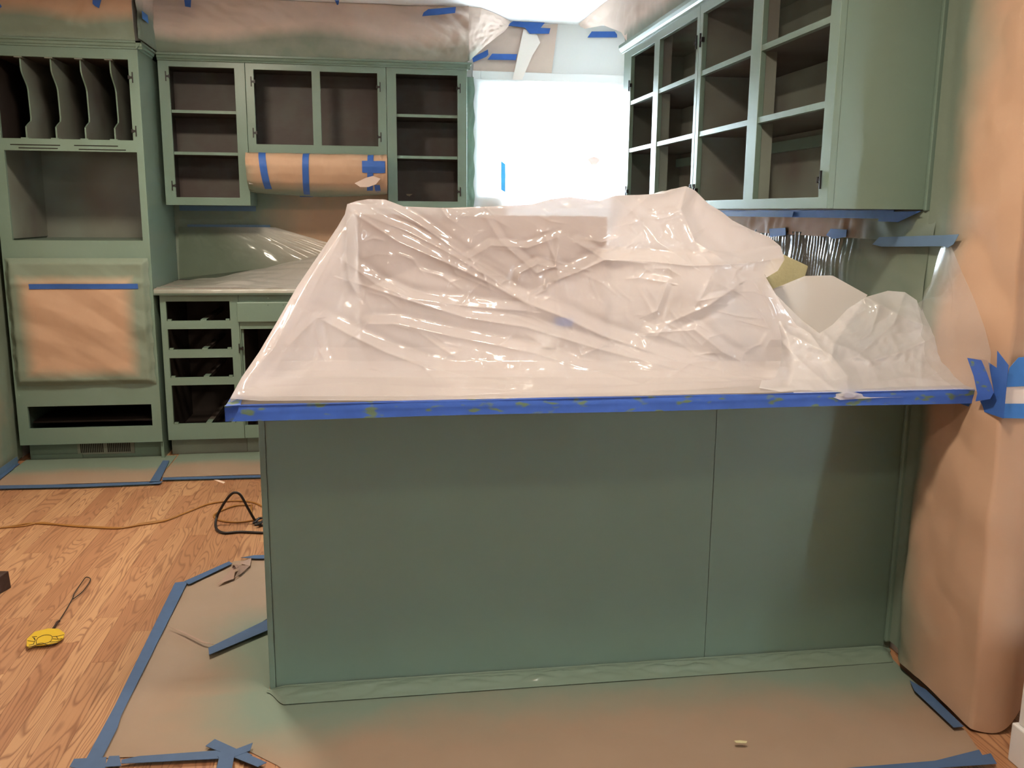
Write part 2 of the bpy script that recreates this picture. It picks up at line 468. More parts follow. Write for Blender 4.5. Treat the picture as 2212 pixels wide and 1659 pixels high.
for a_, b_ in DOOR_PANES: MB().box(3.348, 3.352, -1.43, -1.07, a_, b_).build('pane', 'window_glass', d1)
MB().box(WX0+.05, WX1-.05, YB+.058, YB+.062, WZ0+.06, 1.57).build('pane', 'window_glass', w)
MB().box(WX0+.05, WX1-.05, YB+.058, YB+.062, 1.61, WZ1-.05).build('pane', 'window_glass', w)
cs = MB().box(WX0-.05, WX0, YB-.018, YB, WZ0-.05, WZ1+.07).box(WX1, WX1+.045, YB-.018, YB, WZ0-.05, WZ1+.07).box(WX0, WX1, YB-.018, YB, WZ1, WZ1+.07)
cs.build('window_casing', 'white_paint', w, bevel=.003)
MB().box(WX0-.05, WX1+.045, YB-.018, YB+.03, WZ0-.03, WZ0).build('window_sill', 'white_paint', w, bevel=.004)

# ------------------------------------------------------------------ cabinet parts
def frame_mesh(us, zs, holes, mapf, th=.02):
    """clean face frame: rectangle us x zs with rectangular holes, extruded to depth th"""
    U = sorted(set([us[0], us[1]]+[q for h in holes for q in h[:2]])); Z = sorted(set([zs[0], zs[1]]+[q for h in holes for q in h[2:]]))
    bm_ = bmesh.new(); vd = {}
    def V(u, z):
        if (u, z) not in vd: vd[(u, z)] = bm_.verts.new((u, 0, z))
        return vd[(u, z)]
    for i in range(len(U)-1):
        for j in range(len(Z)-1):
            cu, cz = (U[i]+U[i+1])/2, (Z[j]+Z[j+1])/2
            if any(h[0] < cu < h[1] and h[2] < cz < h[3] for h in holes): continue
            bm_.faces.new((V(U[i], Z[j]), V(U[i+1], Z[j]), V(U[i+1], Z[j+1]), V(U[i], Z[j+1])))
    ex = bmesh.ops.extrude_face_region(bm_, geom=bm_.faces[:])
    for g_ in ex['geom']:
        if isinstance(g_, bmesh.types.BMVert): g_.co.y += th
    bmesh.ops.recalc_face_normals(bm_, faces=bm_.faces)
    for v in bm_.verts: v.co = Vector(mapf(v.co.x, v.co.y, v.co.z))
    bmesh.ops.recalc_face_normals(bm_, faces=bm_.faces)
    me = bpy.data.meshes.new('face_frame'); bm_.to_mesh(me); bm_.free(); return me
def mbox(mapf, u0, u1, d0, d1, z0, z1, mb=None):
    a = mapf(u0, d0, z0); b_ = mapf(u1, d1, z1); mb = mb or MB()
    return mb.box(a[0], b_[0], a[1], b_[1], a[2], b_[2])
def hinge(mapf, u, z, side, parent):
    """small black hinge left on the frame: knuckle post, arm and inner leaf"""
    mb = MB()
    mbox(mapf, u-.0025, u+.0025, -.007, -.001, z-.026, z+.026, mb)
    mbox(mapf, min(u, u+side*.022), max(u, u+side*.022), -.005, -.0005, z-.005, z+.005, mb)
    mbox(mapf, min(u+side*.014, u+side*.022), max(u+side*.014, u+side*.022), -.006, .006, z-.009, z+.009, mb)
    return mb.build('hinge', 'black_metal', parent)
def carcass(mapf, u0, u1, z0, z1, dep, parent, inside, outside='sage_paint', skip_left=False, t=.016):
    s = MB(); mbox(mapf, u0, u0+t, .02, dep, z0, z1, s); s.build('side_panel', [outside], parent)
    s = MB(); mbox(mapf, u1-t, u1, .02, dep, z0, z1, s); s.build('side_panel', [outside], parent)
    mbox(mapf, u0+t, u1-t, .02, dep, z1-t, z1).build('top_panel', inside, parent)
    mbox(mapf, u0+t, u1-t, .02, dep, z0, z0+t).build('bottom_panel', inside, parent)
    mbox(mapf, u0+t, u1-t, dep-.008, dep, z0+t, z1-t).build('back_panel', inside, parent)
    # dark stained inner faces of the sides
    mbox(mapf, u0+t, u0+t+.002, .021, dep-.008, z0+t, z1-t).build('side_lining', inside, parent)
    mbox(mapf, u1-t-.002, u1-t, .021, dep-.008, z0+t, z1-t).build('side_lining', inside, parent)

# ---- wall cabinets on the back wall
YU = 5.40
mapb = lambda u, d, z: (u, YU+d, z)
DEP = YB-.004-YU
def wall_cab(label, u0, u1, z0, z1, holes, shelves, hinges):
    t = thing('wall_cabinet', label, 'cabinet', ((u0+u1)/2, YB-.004, z0), 'green wall cabinets on the back wall')
    finish('face_frame', frame_mesh((u0, u1), (z0, z1), holes, mapb), 'sage_paint', t, bevel=.0015)
    carcass(mapb, u0, u1, z0, z1, DEP, t, 'cabinet_interior')
    for zs in shelves:
        for h_ in holes:
            a = mbox(mapb, u0+.019, u1-.019, .022, DEP-.01, zs-.008, zs+.008)
            a.build('shelf', 'cabinet_interior', t)
            mbox(mapb, h_[0]-.01, h_[1]+.01, .0201, .0219, zs-.008, zs+.008).build('shelf_edge', 'sage_paint', t)
            break
    for u, z, s in hinges: hinge(mapb, u, z, s, t)
    return t
Z1C = 2.158
wall_cab('green doorless wall cabinet with two shelves beside the tall oven cabinet', -1.152, -.692, 1.383, Z1C,
         [(-1.095, -.749, 1.427, 2.127)], [1.893, 1.668], [(-1.112, 2.075, 1), (-1.112, 1.49, 1)])
wall_cab('short green double wall cabinet without shelves above the wrapped range hood', -.690, .082, 1.668, Z1C,
         [(-.645, -.331, 1.724, 2.124), (-.284, .033, 1.724, 2.124)], [], [(-.660, 2.06, 1), (-.660, 1.785, 1), (.048, 2.05, -1), (.048, 1.775, -1)])
wall_cab('green doorless wall cabinet with two shelves next to the bright window', .084, .542, 1.383, Z1C,
         [(.139, .488, 1.418, 2.125)], [1.900, 1.668], [(.503, 2.055, -1), (.503, 1.475, -1)])
# crown moulding above the back wall cabinets
cr = thing('trim_4', None, None, (-.3, YU, Z1C), kind='structure')
prof = [(0, Z1C), (-.006, Z1C), (-.008, Z1C+.008), (-.014, Z1C+.012), (-.018, Z1C+.024), (-.026, Z1C+.028), (-.026, Z1C+.037), (.0, Z1C+.037)]
MB().prism([(-1.152, YU+d, z) for d, z in prof], (1.712, 0, 0)).build('crown_moulding', 'sage_paint', cr)
MB().prism([(.542-d, YU-.02, z) for d, z in prof], (0, .30, 0)).build('crown_moulding', 'sage_paint', cr)

# ---- tall oven cabinet
YT = 5.07
mapt = lambda u, d, z: (u, YT+d, z)
TX0, TX1 = -1.912, -1.176
t = thing('oven_cabinet', 'tall green oven cabinet with tray slots, open niche and papered oven front', 'cabinet', ((TX0+TX1)/2, YB-.05, 0))
holes = [(-1.862, -1.225, 1.708, 2.107), (-1.854, -1.211, 1.195, 1.648), (-1.86, -1.22, .46, 1.08), (-1.858, -1.224, .19, .312)]
finish('face_frame', frame_mesh((TX0, TX1), (.10, 2.158), holes, mapt), 'sage_paint', t, bevel=.0015)
dT = YB-.004-YT
MB().box(TX0, TX0+.016, YT+.02, YB-.004, .10, 2.158).build('side_panel', 'sage_paint', t)
MB().box(TX1-.016, TX1, YT+.02, YB-.004, .0, 2.158).build('side_panel', 'sage_paint', t)
for z in (.12, .36, 1.155, 1.69, 2.125):
    MB().box(TX0+.016, TX1-.016, YT+.021, YB-.02, z-.008, z+.008).build('deck', 'sage_interior' if z == 1.155 else 'cabinet_interior', t)
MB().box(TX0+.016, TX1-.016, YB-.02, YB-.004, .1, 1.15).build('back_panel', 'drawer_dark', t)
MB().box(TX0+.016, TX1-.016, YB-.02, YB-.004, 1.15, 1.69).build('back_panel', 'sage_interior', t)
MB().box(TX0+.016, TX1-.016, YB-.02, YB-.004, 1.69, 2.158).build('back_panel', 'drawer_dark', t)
MB().box(-1.858, -1.207, YT+.021, YB-.02, 1.163, 1.193).build('niche_floor', 'sage_paint', t)
for xs in (-1.89, -1.195):
    MB().box(xs-.002, xs+.002, YT+.021, YB-.02, 1.2, 1.682).build('niche_side', 'sage_interior', t)
    MB().box(xs-.002, xs+.002, YT+.021, YB-.02, 1.7, 2.11).build('slot_side', 'drawer_dark', t)
for i, xd in enumerate((-1.752, -1.608, -1.466, -1.322)):
    z0, z1 = 1.700, 2.112
    pf = []
    for k in range(25):
        v = k/24; z = z0+(z1-z0)*v
        rec = .085*float(smoothstep(.16, .27, v)*(1-smoothstep(.62, .86, v)))*(1-.25*(v-.25))
        pf.append((xd, YT+.028+rec, z))
    poly = pf+[(xd, YB-.03, z1), (xd, YB-.03, z0)]
    d = MB().prism(poly, (.006, 0, 0)).build('tray_divider', 'sage_interior', t)
    e = MB()
    for k in range(24):
        a, b_ = pf[k], pf[k+1]
        e.add([(xd-.0005, a[1]-.001, a[2]), (xd+.0065, a[1]-.001, a[2]), (xd+.0065, b_[1]-.001, b_[2]), (xd-.0005, b_[1]-.001, b_[2])], [(0, 1, 2, 3)])
    e.build('divider_edge', 'sage_paint', d)
    MB().box(xd-.018, xd+.02, YT+.004, YT+.05, 1.708, 1.713).build('divider_clip', 'sage_paint', d)
    MB().box(xd-.018, xd+.02, YT+.004, YT+.05, 2.102, 2.107).build('divider_clip', 'sage_interior', d)
for (a, b_, c_) in [((22, 312), (130, 314), 0), ((40, 319), (125, 321), 0), ((160, 313), (255, 317), 0), ((170, 322), (272, 325), 0)]:
    p, q = atY(*a, YT), atY(*b_, YT); zc = (p[2]+q[2])/2
    MB().box(p[0], q[0], YT-.0006, YT+.002, zc-.0025, zc+.0025).build('vent_slot', 'dark_gap', t)
for z in (2.02, 1.755): hinge(mapt, -1.207, z, -1, t)
MB().prism([(TX0-.01, YT+d, z) for d, z in prof], (TX1-TX0+.036, 0, 0)).build('crown_moulding', 'sage_paint', t)
MB().prism([(TX1-d, YT-.026, z) for d, z in prof], (0, .33, 0)).build('crown_moulding', 'sage_paint', t)
MB().box(TX0+.02, TX1-.02, YT+.075, YT+.09, 0, .10).build('toe_kick', 'sage_paint', t)
MB().box(TX0+.03, -1.62, YT+.068, YT+.075, .0, .028).build('shoe_moulding', 'sage_paint', t)
MB().box(-1.87, -1.215, YT+.1, YT+.5, .2, .21).build('drawer_bottom', 'drawer_dark', t)
gr = MB().box(-1.645, -1.345, YT+.070, YT+.0755, .022, .092)
gr = gr.build('vent_grille', 'sage_interior', t)
for k in range(13):
    for x0 in (-1.628, -1.486):
        MB().box(x0+k*.0095, x0+k*.0095+.005, YT+.0685, YT+.0702, .032, .084).build('louvre', 'dark_gap', gr)

# papered oven
ov = thing('wrapped_oven', 'wall oven front masked with brown paper and a blue tape strip', 'oven', (-1.545, YT, .43))
OX0, OX1, OZ0, OZ1 = -1.898, -1.190, .428, 1.104
MB().box(OX0+.03, OX1-.03, YT-.022, YT-.001, OZ0+.02, OZ1-.02).build('oven_door', 'black_metal', ov)
def oven_fn(U, V):
    x = OX0+(OX1-OX0)*U; z = OZ0+(OZ1-OZ0)*V
    e = np.minimum(np.minimum(U, 1-U)*(OX1-OX0), np.minimum(V, 1-V)*(OZ1-OZ0))
    bulge = smoothstep(0, .03, e)
    c = crumple(x, z*1.3+x*.5, 3, 2.6)*.018+crumple(x, z, 5, 7)*.004
    y = YT-.006-bulge*(.030+c)-.003*(1-bulge)*crumple(x, z, 8, 30)
    # flap seam above the tape
    y = y-.008*np.exp(-((z-.975)/.018)**2)*bulge
    x = x+.003*np.sin(z*60)*(e < .02)
    return np.stack([x, y, z], -1)
def oven_spray(U, V, P):
    e = np.minimum(np.minimum(U-.01, .97-U)*.8, V*.9)
    s = 1.1*(1-smoothstep(.015, .15, e))
    top = 1.1*smoothstep(.76, .92, V)
    return np.clip(np.maximum(s*(1-.0*U), top), 0, 1.2)
sheet('masking_paper', oven_fn, 90, 90, 'kraft_paper', ov, oven_spray)
def strip_on(fn, u0, u1, v0, v1, mat, parent, nu=40, nv=3, lift=(0, -.0015, 0), name='tape_strip'):
    return sheet(name, lambda U, V: fn(u0+(u1-u0)*U, v0+(v1-v0)*V)+np.array(lift), nu, nv, mat, parent)
strip_on(oven_fn, .17, .93, .765, .805, 'tape_blue', ov, lift=(0, -.004, 0))

# ---- base cabinets on the back wall
YBS = 5.10
mapp = lambda u, d, z: (u, YBS+d, z)
t = thing('base_cabinet', 'green base cabinet with four empty drawer openings', 'cabinet', (-.95, YB-.05, 0), 'green base cabinets on the back wall')
B0, B1 = -1.152, -.742
holes = [(-1.121, -.789, .764, .870), (-1.120, -.787, .606, .719), (-1.120, -.786, .451, .560), (-1.118, -.785, .190, .408)]
finish('face_frame', frame_mesh((B0, B1), (.10, .905), holes, mapp), 'sage_paint', t, bevel=.0015)
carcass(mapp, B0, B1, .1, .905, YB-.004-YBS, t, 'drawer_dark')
for h_ in holes:
    zz = h_[2]
    for dx in (h_[0]+.004, h_[1]-.024):
        MB().box(dx, dx+.02, YBS-.001, YBS+.018, zz, zz+.009).build('drawer_glide', 'sage_paint', t)
    rr = MB().add([(-.945, YBS+.02, zz-.012), (-.915, YBS+.02, zz-.012), (-.915, YB-.03, zz-.006), (-.945, YB-.03, zz-.006),
                   (-.945, YBS+.02, zz+.006), (-.915, YBS+.02, zz+.006), (-.915, YB-.03, zz+.012), (-.945, YB-.03, zz+.012)],
                  [(3, 2, 1, 0), (4, 5, 6, 7), (0, 1, 5, 4), (1, 2, 6, 5), (2, 3, 7, 6), (3, 0, 4, 7)])
    rr.build('drawer_runner', 'cabinet_interior', t)
    MB().box(-.945, -.915, YBS-.001, YBS+.07, zz-.004, zz+.0075).build('runner_tip', 'sage_paint', t)
MB().box(B0, B1, YBS+.075, YBS+.09, 0, .1).build('toe_kick', 'sage_interior', t)
t2 = thing('base_cabinet', 'green base cabinet with one proud drawer front above a doorless opening', 'cabinet', (-.3, YB-.05, 0), 'green base cabinets on the back wall')
holes = [(-.735, -.43, .172, .716), (-.36, -.06, .172, .716)]
finish('face_frame', frame_mesh((-.740, -.02), (.10, .905), holes, mapp), 'sage_paint', t2, bevel=.0015)
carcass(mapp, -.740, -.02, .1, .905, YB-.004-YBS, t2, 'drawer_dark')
df = MB().box(-.748, -.40, YBS-.022, YBS-.0005, .757, .866).build('drawer_front', 'sage_paint', t2, bevel=.004)
for px in (579, 612):
    p = atY(px, 659, YBS-.022)
    MB().tube([(p[0], YBS-.023, p[2]), (p[0], YBS-.0215, p[2])], .0022, 8).build('screw_hole', 'dark_gap', df)
hinge(mapp, -.748, .61, 1, t2)
hinge(mapp, -.748, .225, 1, t2)
MB().box(-.740, -.02, YBS+.075, YBS+.09, 0, .1).build('toe_kick', 'sage_interior', t2)
t3 = thing('base_cabinet', 'green base cabinet below the window, ending in the room corner', 'cabinet', (.8, YB-.05, 0), 'green base cabinets on the back wall')
finish('face_frame', frame_mesh((-.018, .985), (.10, .905), [(.03, .45, .15, .7), (.50, .93, .15, .7)], mapp), 'sage_paint', t3, bevel=.0015)
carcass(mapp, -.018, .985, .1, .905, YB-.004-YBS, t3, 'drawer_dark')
MB().box(-.018, .985, YBS+.075, YBS+.09, 0, .1).build('toe_kick', 'sage_interior', t3)
ct = MB().box(-1.174, XR-.002, 5.072, YB-.002, .906, .942).build('countertop', 'stone_counter', bevel=.004)
tag(ct, 'stone countertop along the back wall under a plastic sheet', 'countertop')
MB().box(-1.174, XR-.02, 5.068, 5.0718, .9065, .936).build('edge_mask', 'sage_paint', ct)

# ---- right-hand wall cabinets (fronts face the kitchen, -X)
XF = 1.285
YE = 2.48
mapr = lambda u, d, z: (XF+d, YE+u, z)
dR = XR-.004-XF
def right_cab(label, u0, u1, holes, hinges, group):
    t = thing('wall_cabinet', label, 'cabinet', (XR-.004, YE+(u0+u1)/2, 1.378), group)
    finish('face_frame', frame_mesh((u0, u1), (1.378, 2.17), holes, mapr), 'sage_paint', t, bevel=.0015)
    carcass(mapr, u0, u1, 1.378, 2.17, dR, t, 'sage_interior')
    for zs in (1.904, 1.672):
        mbox(mapr, u0+.019, u1-.019, .022, dR-.01, zs-.009, zs+.009).build('shelf', 'cabinet_interior', t)
        for h_ in holes:
            mbox(mapr, h_[0], h_[1], .003, .0215, zs-.0095, zs+.0095).build('shelf_edge', 'sage_paint', t)
    for i in range(len(holes)-1):
        a, b_ = holes[i][1], holes[i+1][0]
        mbox(mapr, a+.004, b_-.004, .02, .06, 1.40, 2.15).build('partition', 'sage_interior', t)
    mbox(mapr, u0+.02, u1-.02, dR-.03, dR-.009, 1.60, 1.64).build('mounting_cleat', 'sage_paint', t)
    for u, z, s in hinges: hinge(mapr, u, z, s, t)
    return t
g_ = 'green wall cabinets on the window-side wall'
right_cab('long green wall cabinet with six shelf openings, its end panel toward the peninsula', 0, 1.135,
          [(.057, .528, 1.411, 2.128), (.612, 1.10, 1.411, 2.128)], [(.042, 1.46, 1), (.042, 2.06, 1), (1.112, 2.03, -1), (1.112, 1.452, -1)], g_)
rc2 = right_cab('green wall cabinet with six narrow shelf openings ending near the window', 1.138, 2.25,
          [(1.168, 1.652, 1.411, 2.128), (1.73, 2.115, 1.411, 2.128)], [(1.156, 2.03, 1), (1.156, 1.452, 1), (2.13, 1.99, -1), (2.13, 1.47, -1)], g_)
prof_r = [(0, 2.165), (-.007, 2.165), (-.009, 2.172), (-.018, 2.178), (-.024, 2.190), (-.024, 2.205), (0, 2.205)]
c5 = thing('trim_5', None, None, (XF, 3.6, 2.165), kind='structure')
MB().prism([(XF+d, YE-.0, z) for d, z in prof_r], (0, 2.275, 0)).build('crown_moulding', 'sage_paint', c5)
# end panel trim against the wall
c6 = thing('trim_6', None, None, (1.6, YE, 1.38), kind='structure')
MB().box(1.584, 1.6095, YE-.014, YE-.0005, 1.374, 2.2).build('scribe_board', 'sage_paint', c6, bevel=.003)
MB().tube([(1.603, YE-.017, 1.374), (1.603, YE-.017, 2.2)], .005, 10).build('scribe_bead', 'sage_paint', c6, smooth=True)

# ---- peninsula
PX0, PY0, PY1 = -.322, 2.47, 3.08
CT0, CT1 = .872, .905
pe = thing('peninsula_cabinet', 'green peninsula cabinet with a plain two-panel back', 'cabinet', (.65, 2.75, 0))
MB().box(PX0+.004, XR-.004, PY0+.006, PY1, 0, CT0-.001).build('body', 'sage_paint', pe)
MB().box(PX0+.018, .9825, PY0, PY0+.006, .0, CT0-.001).build('back_panel', 'sage_paint', pe)
MB().box(.9840, XR-.03, PY0, PY0+.006, .0, CT0-.001).build('back_panel', 'sage_paint', pe)
MB().box(PX0, PX0+.016, PY0-.003, PY0+.03, 0, CT0-.001).build('corner_stile', 'sage_paint', pe, bevel=.002)
MB().box(XR-.034, XR-.008, PY0-.016, PY0, .03, CT0-.01).build('corner_batten', 'sage_paint', pe, bevel=.006)
pc = thing('countertop', 'overhanging peninsula countertop with its edge masked in blue tape', 'countertop', (.65, 2.6, CT0))
CX0, CY0 = -.352, 2.156
MB().box(CX0, XR-.004, CY0, PY1+.03, CT0, CT1).build('slab', 'stone_counter', pc, bevel=.004)
def edge_fn(U, V):   # front tape band, bulging a little
    x = CX0-.004+(1.605-CX0)*U; z = CT0-.002+(CT1-CT0+.004)*V
    y = CY0-.0025-.0015*np.sin(x*9)*V-.001*crumple(x, z*3, 21, 12)-.002*np.exp(-((V-.62)/.1)**2)
    z = z+.0012*np.sin(x*7)*(1-V)
    return np.stack([x, y, z], -1)
sheet('tape_strip', edge_fn, 160, 7, 'tape_edge', pc)
def edge_top(U, V):
    x = CX0-.004+(1.60-CX0)*U; w_ = .012+.009*np.sin(x*3.1+1)+.004*np.sin(x*17)
    w_ = np.where(x > .95, w_+.03*smoothstep(.95, 1.2, x), w_)
    return np.stack([x, CY0-.004+w_*V, CT1+.0018+.001*V*0], -1)
sheet('tape_strip', edge_top, 120, 4, 'tape_edge', pc)
sheet('tape_strip', lambda U, V: np.stack([CX0-.003+0*U, CY0-.004+.9*U, CT0-.002+.037*V], -1), 40, 4, 'tape_edge', pc)
tape([(487, 878), (497, 862), (527, 851), (522, 866), (519, 876)], 'Z', CT1+.003, pc, 'tape_edge')

# ---- right run: base cabinet and counter along the window-side wall
rb = thing('base_cabinet', 'green base cabinet run along the papered backsplash wall', 'cabinet', (1.35, 4.1, 0))
MB().box(.99, XR-.004, PY1+.002, 5.09, .1, .871).build('body', 'sage_paint', rb)
MB().box(1.06, XR-.004, PY1+.002, 5.09, 0, .1).build('toe_kick', 'sage_interior', rb)
rct = MB().box(.96, XR-.004, PY1+.032, 5.07, CT0, CT1).build('countertop', 'stone_counter', bevel=.004)
tag(rct, 'stone countertop along the papered backsplash wall', 'countertop')

# ------------------------------------------------------------------ wrapped range hood
hd = thing('range_hood', 'range hood wrapped in brown paper held with blue tape', 'hood', (-.305, YB-.01, 1.45))
HX0, HX1 = -.688, .078
MB().box(HX0+.01, HX1-.01, 5.26, YB-.012, 1.50, 1.664).build('hood_body', 'range_steel', hd)
HP = [(5.395, 1.672), (5.30, 1.672), (5.225, 1.664), (5.198, 1.640), (5.192, 1.600), (5.205, 1.555), (5.235, 1.510), (5.29, 1.470), (5.36, 1.452), (5.50, 1.448), (5.70, 1.448)]
def hood_fn(U, V):
    x = HX0+(HX1-HX0)*U
    q = polyline(HP, V.ravel()).reshape(V.shape+(2,))
    y, z = q[..., 0], q[..., 1]
    endl = np.exp(-U/.035); endr = np.exp(-(1-U)/.07)
    a = crumple(x*1.0, V*.8, 31, 5)*.006+crumple(x, V*.9, 32, 16)*.0025
    a = a+crumple(x, V*.8, 33, 22)*.014*(endl+endr)
    low = smoothstep(.35, .65, V)
    y = y+a+.03*endl*(V < .55)-.004*np.sin(U*5)*low
    z = z-.5*a+low*(.018*np.sin(U*math.pi*1.0)-.012)*-1-.03*endl*low*0
    return np.stack([x, y, z], -1)
def hood_spray(U, V, P):
    s = 1.0*(1-smoothstep(1.44, 1.53, P[..., 2]+.03*(U-.3)))+.55*np.exp(-U/.06)*(P[..., 2] < 1.6)+.35*smoothstep(1.655, 1.672, P[..., 2])
    return np.clip(s, 0, 1)
sheet('paper_wrap', hood_fn, 120, 70, 'kraft_paper', hd, hood_spray)
def hood_strip(u0, u1, v0, v1, skew=0, lift=-.0035, mat='tape_blue'):
    return sheet('tape_strip', lambda U, V: hood_fn(u0+(u1-u0)*U+skew*V, v0+(v1-v0)*V)+np.array((0, lift, .0008)), 6, 24, mat, hd)
hood_strip(.085, .135, .12, .50, .035)
hood_strip(.405, .450, .14, .66, -.02)
hood_strip(.862, .905, .17, .52, -.012)
hood_strip(.82, .985, .26, .34, 0, -.006)
hood_strip(.905, .945, .44, .56, .01)
# paper corner flap curling off the right end
fl = [(766, 396), (790, 384), (806, 380), (822, 386), (812, 398), (796, 404), (778, 404)]
MB().prism([atY(x_, y_, 5.188+.0004*(x_-760)) for x_, y_ in fl], (0, -.0015, .0)).build('paper_flap', 'kraft_pale', hd)

# ------------------------------------------------------------------ soffit papers
def soffit_fn(U, V):
    x = -1.165+(1.165+.545)*U
    z0 = 2.196; z1 = 2.488
    z = z0+(z1-z0)*V
    # soft sagging folds, tucked behind the crown at the bottom
    sag = .035*np.sin(math.pi*np.clip(V, 0, 1))**.8*(.7+.3*np.sin(x*4+.4))
    fold = crumple(x*.8+.25*V, V*.35, 41, 2.6)*.034+crumple(x, V*.5, 42, 7)*.010
    right = smoothstep(.78, 1.0, U)
    y = 5.385-sag-fold*smoothstep(0, .25, V)-right*(.03+.045*crumple(x*1.4, V*.6, 43, 5.5))*smoothstep(0, .2, V)
    return np.stack([x, y, z], -1)
def soffit_spray(U, V, P):
    return np.clip(1.2*(1-smoothstep(.12, .52, V+.10*np.sin(P[..., 0]*5)-.05*U)), 0, 1)*(1-.35*U)
sp = sheet('masking_paper', soffit_fn, 240, 80, 'kraft_soffit_lit', None, soffit_spray)
tag(sp, 'wide brown masking paper sagging over the soffit above the hood cabinets', 'masking paper')
# the loose pale end of that sheet, swung off the soffit corner to the wall beside the window
def flap_fn(U, V):
    top = polyline([(.530, 5.33, 2.487), (.62, 5.36, 2.487), (.74, 5.52, 2.486), (.84, 5.69, 2.484)], U.ravel()).reshape(U.shape+(3,))
    bot = polyline([(.525, 5.385, 2.196), (.555, 5.375, 2.205), (.66, 5.50, 2.31), (.80, 5.69, 2.43)], U.ravel()).reshape(U.shape+(3,))
    P = bot+(top-bot)*V[..., None]
    c = crumple(U*.5, V*.32, 51, 4.0)*.030+crumple(U*.5, V*.3, 52, 12)*.010
    w = np.sin(math.pi*np.clip(V, .03, .97))**.5*np.sin(math.pi*np.clip(U*.85+.12, 0, 1))**.6
    P[..., 1] -= c*w; P[..., 0] += .5*c*w
    return P
o = sheet('masking_paper', flap_fn, 90, 60, 'kraft_pale', None, lambda U, V, P: np.clip(.9*(1-smoothstep(.0, .35, V))*(1-smoothstep(.0, .5, U)), 0, 1))
tag(o, 'crumpled pale paper flap at the soffit end beside the window', 'masking paper')
tape([(915, 27), (925, 20), (985, 15), (983, 28), (950, 32), (912, 35)], 'Y', 5.30, sp, lift=.02)
tape([(723, 0), (733, 0), (731, 10), (728, 11)], 'Y', 5.345, sp, lift=.012)
tape([(876, 0), (890, 0), (878, 7)], 'Y', 5.34, sp, lift=.012)
tape([(398, 0), (413, 0), (412, 16), (400, 14)], 'Y', 5.345, sp, lift=.012)
tape([(1113, 17), (1133, 16), (1134, 26), (1119, 24), (1112, 40), (1110, 40)], 'Y', 5.63, o, 'tape_lit', lift=.01)
# over the tall oven cabinet: front sheet and side sheet
def tall_fn(U, V):
    x = -1.93+(1.93-1.178)*U; z = 2.197+.292*V
    sag = .03*np.sin(math.pi*V)**.8+crumple(x+.3*V, V*.35, 61, 4)*.016+crumple(x, V*.4, 62, 11)*.005
    return np.stack([x, 5.050-sag*smoothstep(0, .2, V), z], -1)
o = sheet('masking_paper', tall_fn, 90, 50, 'kraft_paper', None, lambda U, V, P: np.clip(1.15*(1-smoothstep(.18, .55, V+.05*np.sin(P[..., 0]*8))), 0, 1))
tag(o, 'brown masking paper sprayed green along its hem above the tall oven cabinet', 'masking paper')
tape([(200, 0), (219, 0), (214, 18), (205, 13), (200, 8)], 'Y', 5.02, o, lift=.016)
tape([(0, 8), (4, 14), (0, 18)], 'Y', 5.02, o, lift=.016)
def side_fn(U, V):
    y = 5.045+.345*U; z = 2.200+.288*V
    x = -1.150+.004+crumple(y*1.5, V*.4, 65, 5)*.008*smoothstep(0, .2, V)-.016*(1-U)*(V > .0)
    return np.stack([x+.0, y, z], -1)
o2 = sheet('masking_paper', side_fn, 40, 40, 'kraft_pale', None, lambda U, V, P: np.clip(1.1*(1-smoothstep(.35, .8, V)), 0, 1))
tag(o2, 'pale paper on the short soffit return beside the tall oven cabinet', 'masking paper')
MB().prism([(-1.139, 5.06, 2.305), (-1.139, 5.19, 2.305), (-1.139, 5.18, 2.345), (-1.139, 5.06, 2.343)], (.001, 0, 0)).build('tape_strip', 'tape_lit', o2)
MB().prism([(-1.155, 5.355, 2.474), (-.985, 5.352, 2.474), (-.985, 5.352, 2.488), (-1.155, 5.355, 2.488)], (0, -.001, 0)).build('tape_strip', 'tape_blue', sp)
# right soffit paper, facing the kitchen, with its loose far end
def rsof_fn(U, V):
    y = 2.50+2.24*U; z = 2.212+.276*V
    c = crumple(y*.8, V*.35, 71, 3)*.012+crumple(y, V*.4, 72, 9)*.005
    x = 1.292-(.012+c)*np.sin(math.pi*V)**.7
    return np.stack([x, y, z], -1)
o = sheet('masking_paper', rsof_fn, 120, 40, 'kraft_pale', None, lambda U, V, P: np.clip(.8*(1-smoothstep(.05, .35, V)), 0, 1))
tag(o, 'pale masking paper over the soffit above the long shelf cabinets', 'masking paper')
def rflap_fn(U, V):
    top = polyline([(1.285, 4.69, 2.487), (1.26, 5.2, 2.486), (1.25, 5.68, 2.485)], U.ravel()).reshape(U.shape+(3,))
    bot = polyline([(1.285, 4.69, 2.215), (1.283, 4.80, 2.28), (1.30, 5.25, 2.40), (1.29, 5.68, 2.46)], U.ravel()).reshape(U.shape+(3,))
    P = bot+(top-bot)*V[..., None]
    P[..., 0] += crumple(U*.9, V*.3, 75, 4)*.014*np.sin(math.pi*np.clip(V, .02, .98))
    return P
o = sheet('masking_paper', rflap_fn, 70, 30, 'kraft_pale')
tag(o, 'loose paper flap hanging from the ceiling between the shelf cabinets and window', 'masking paper')

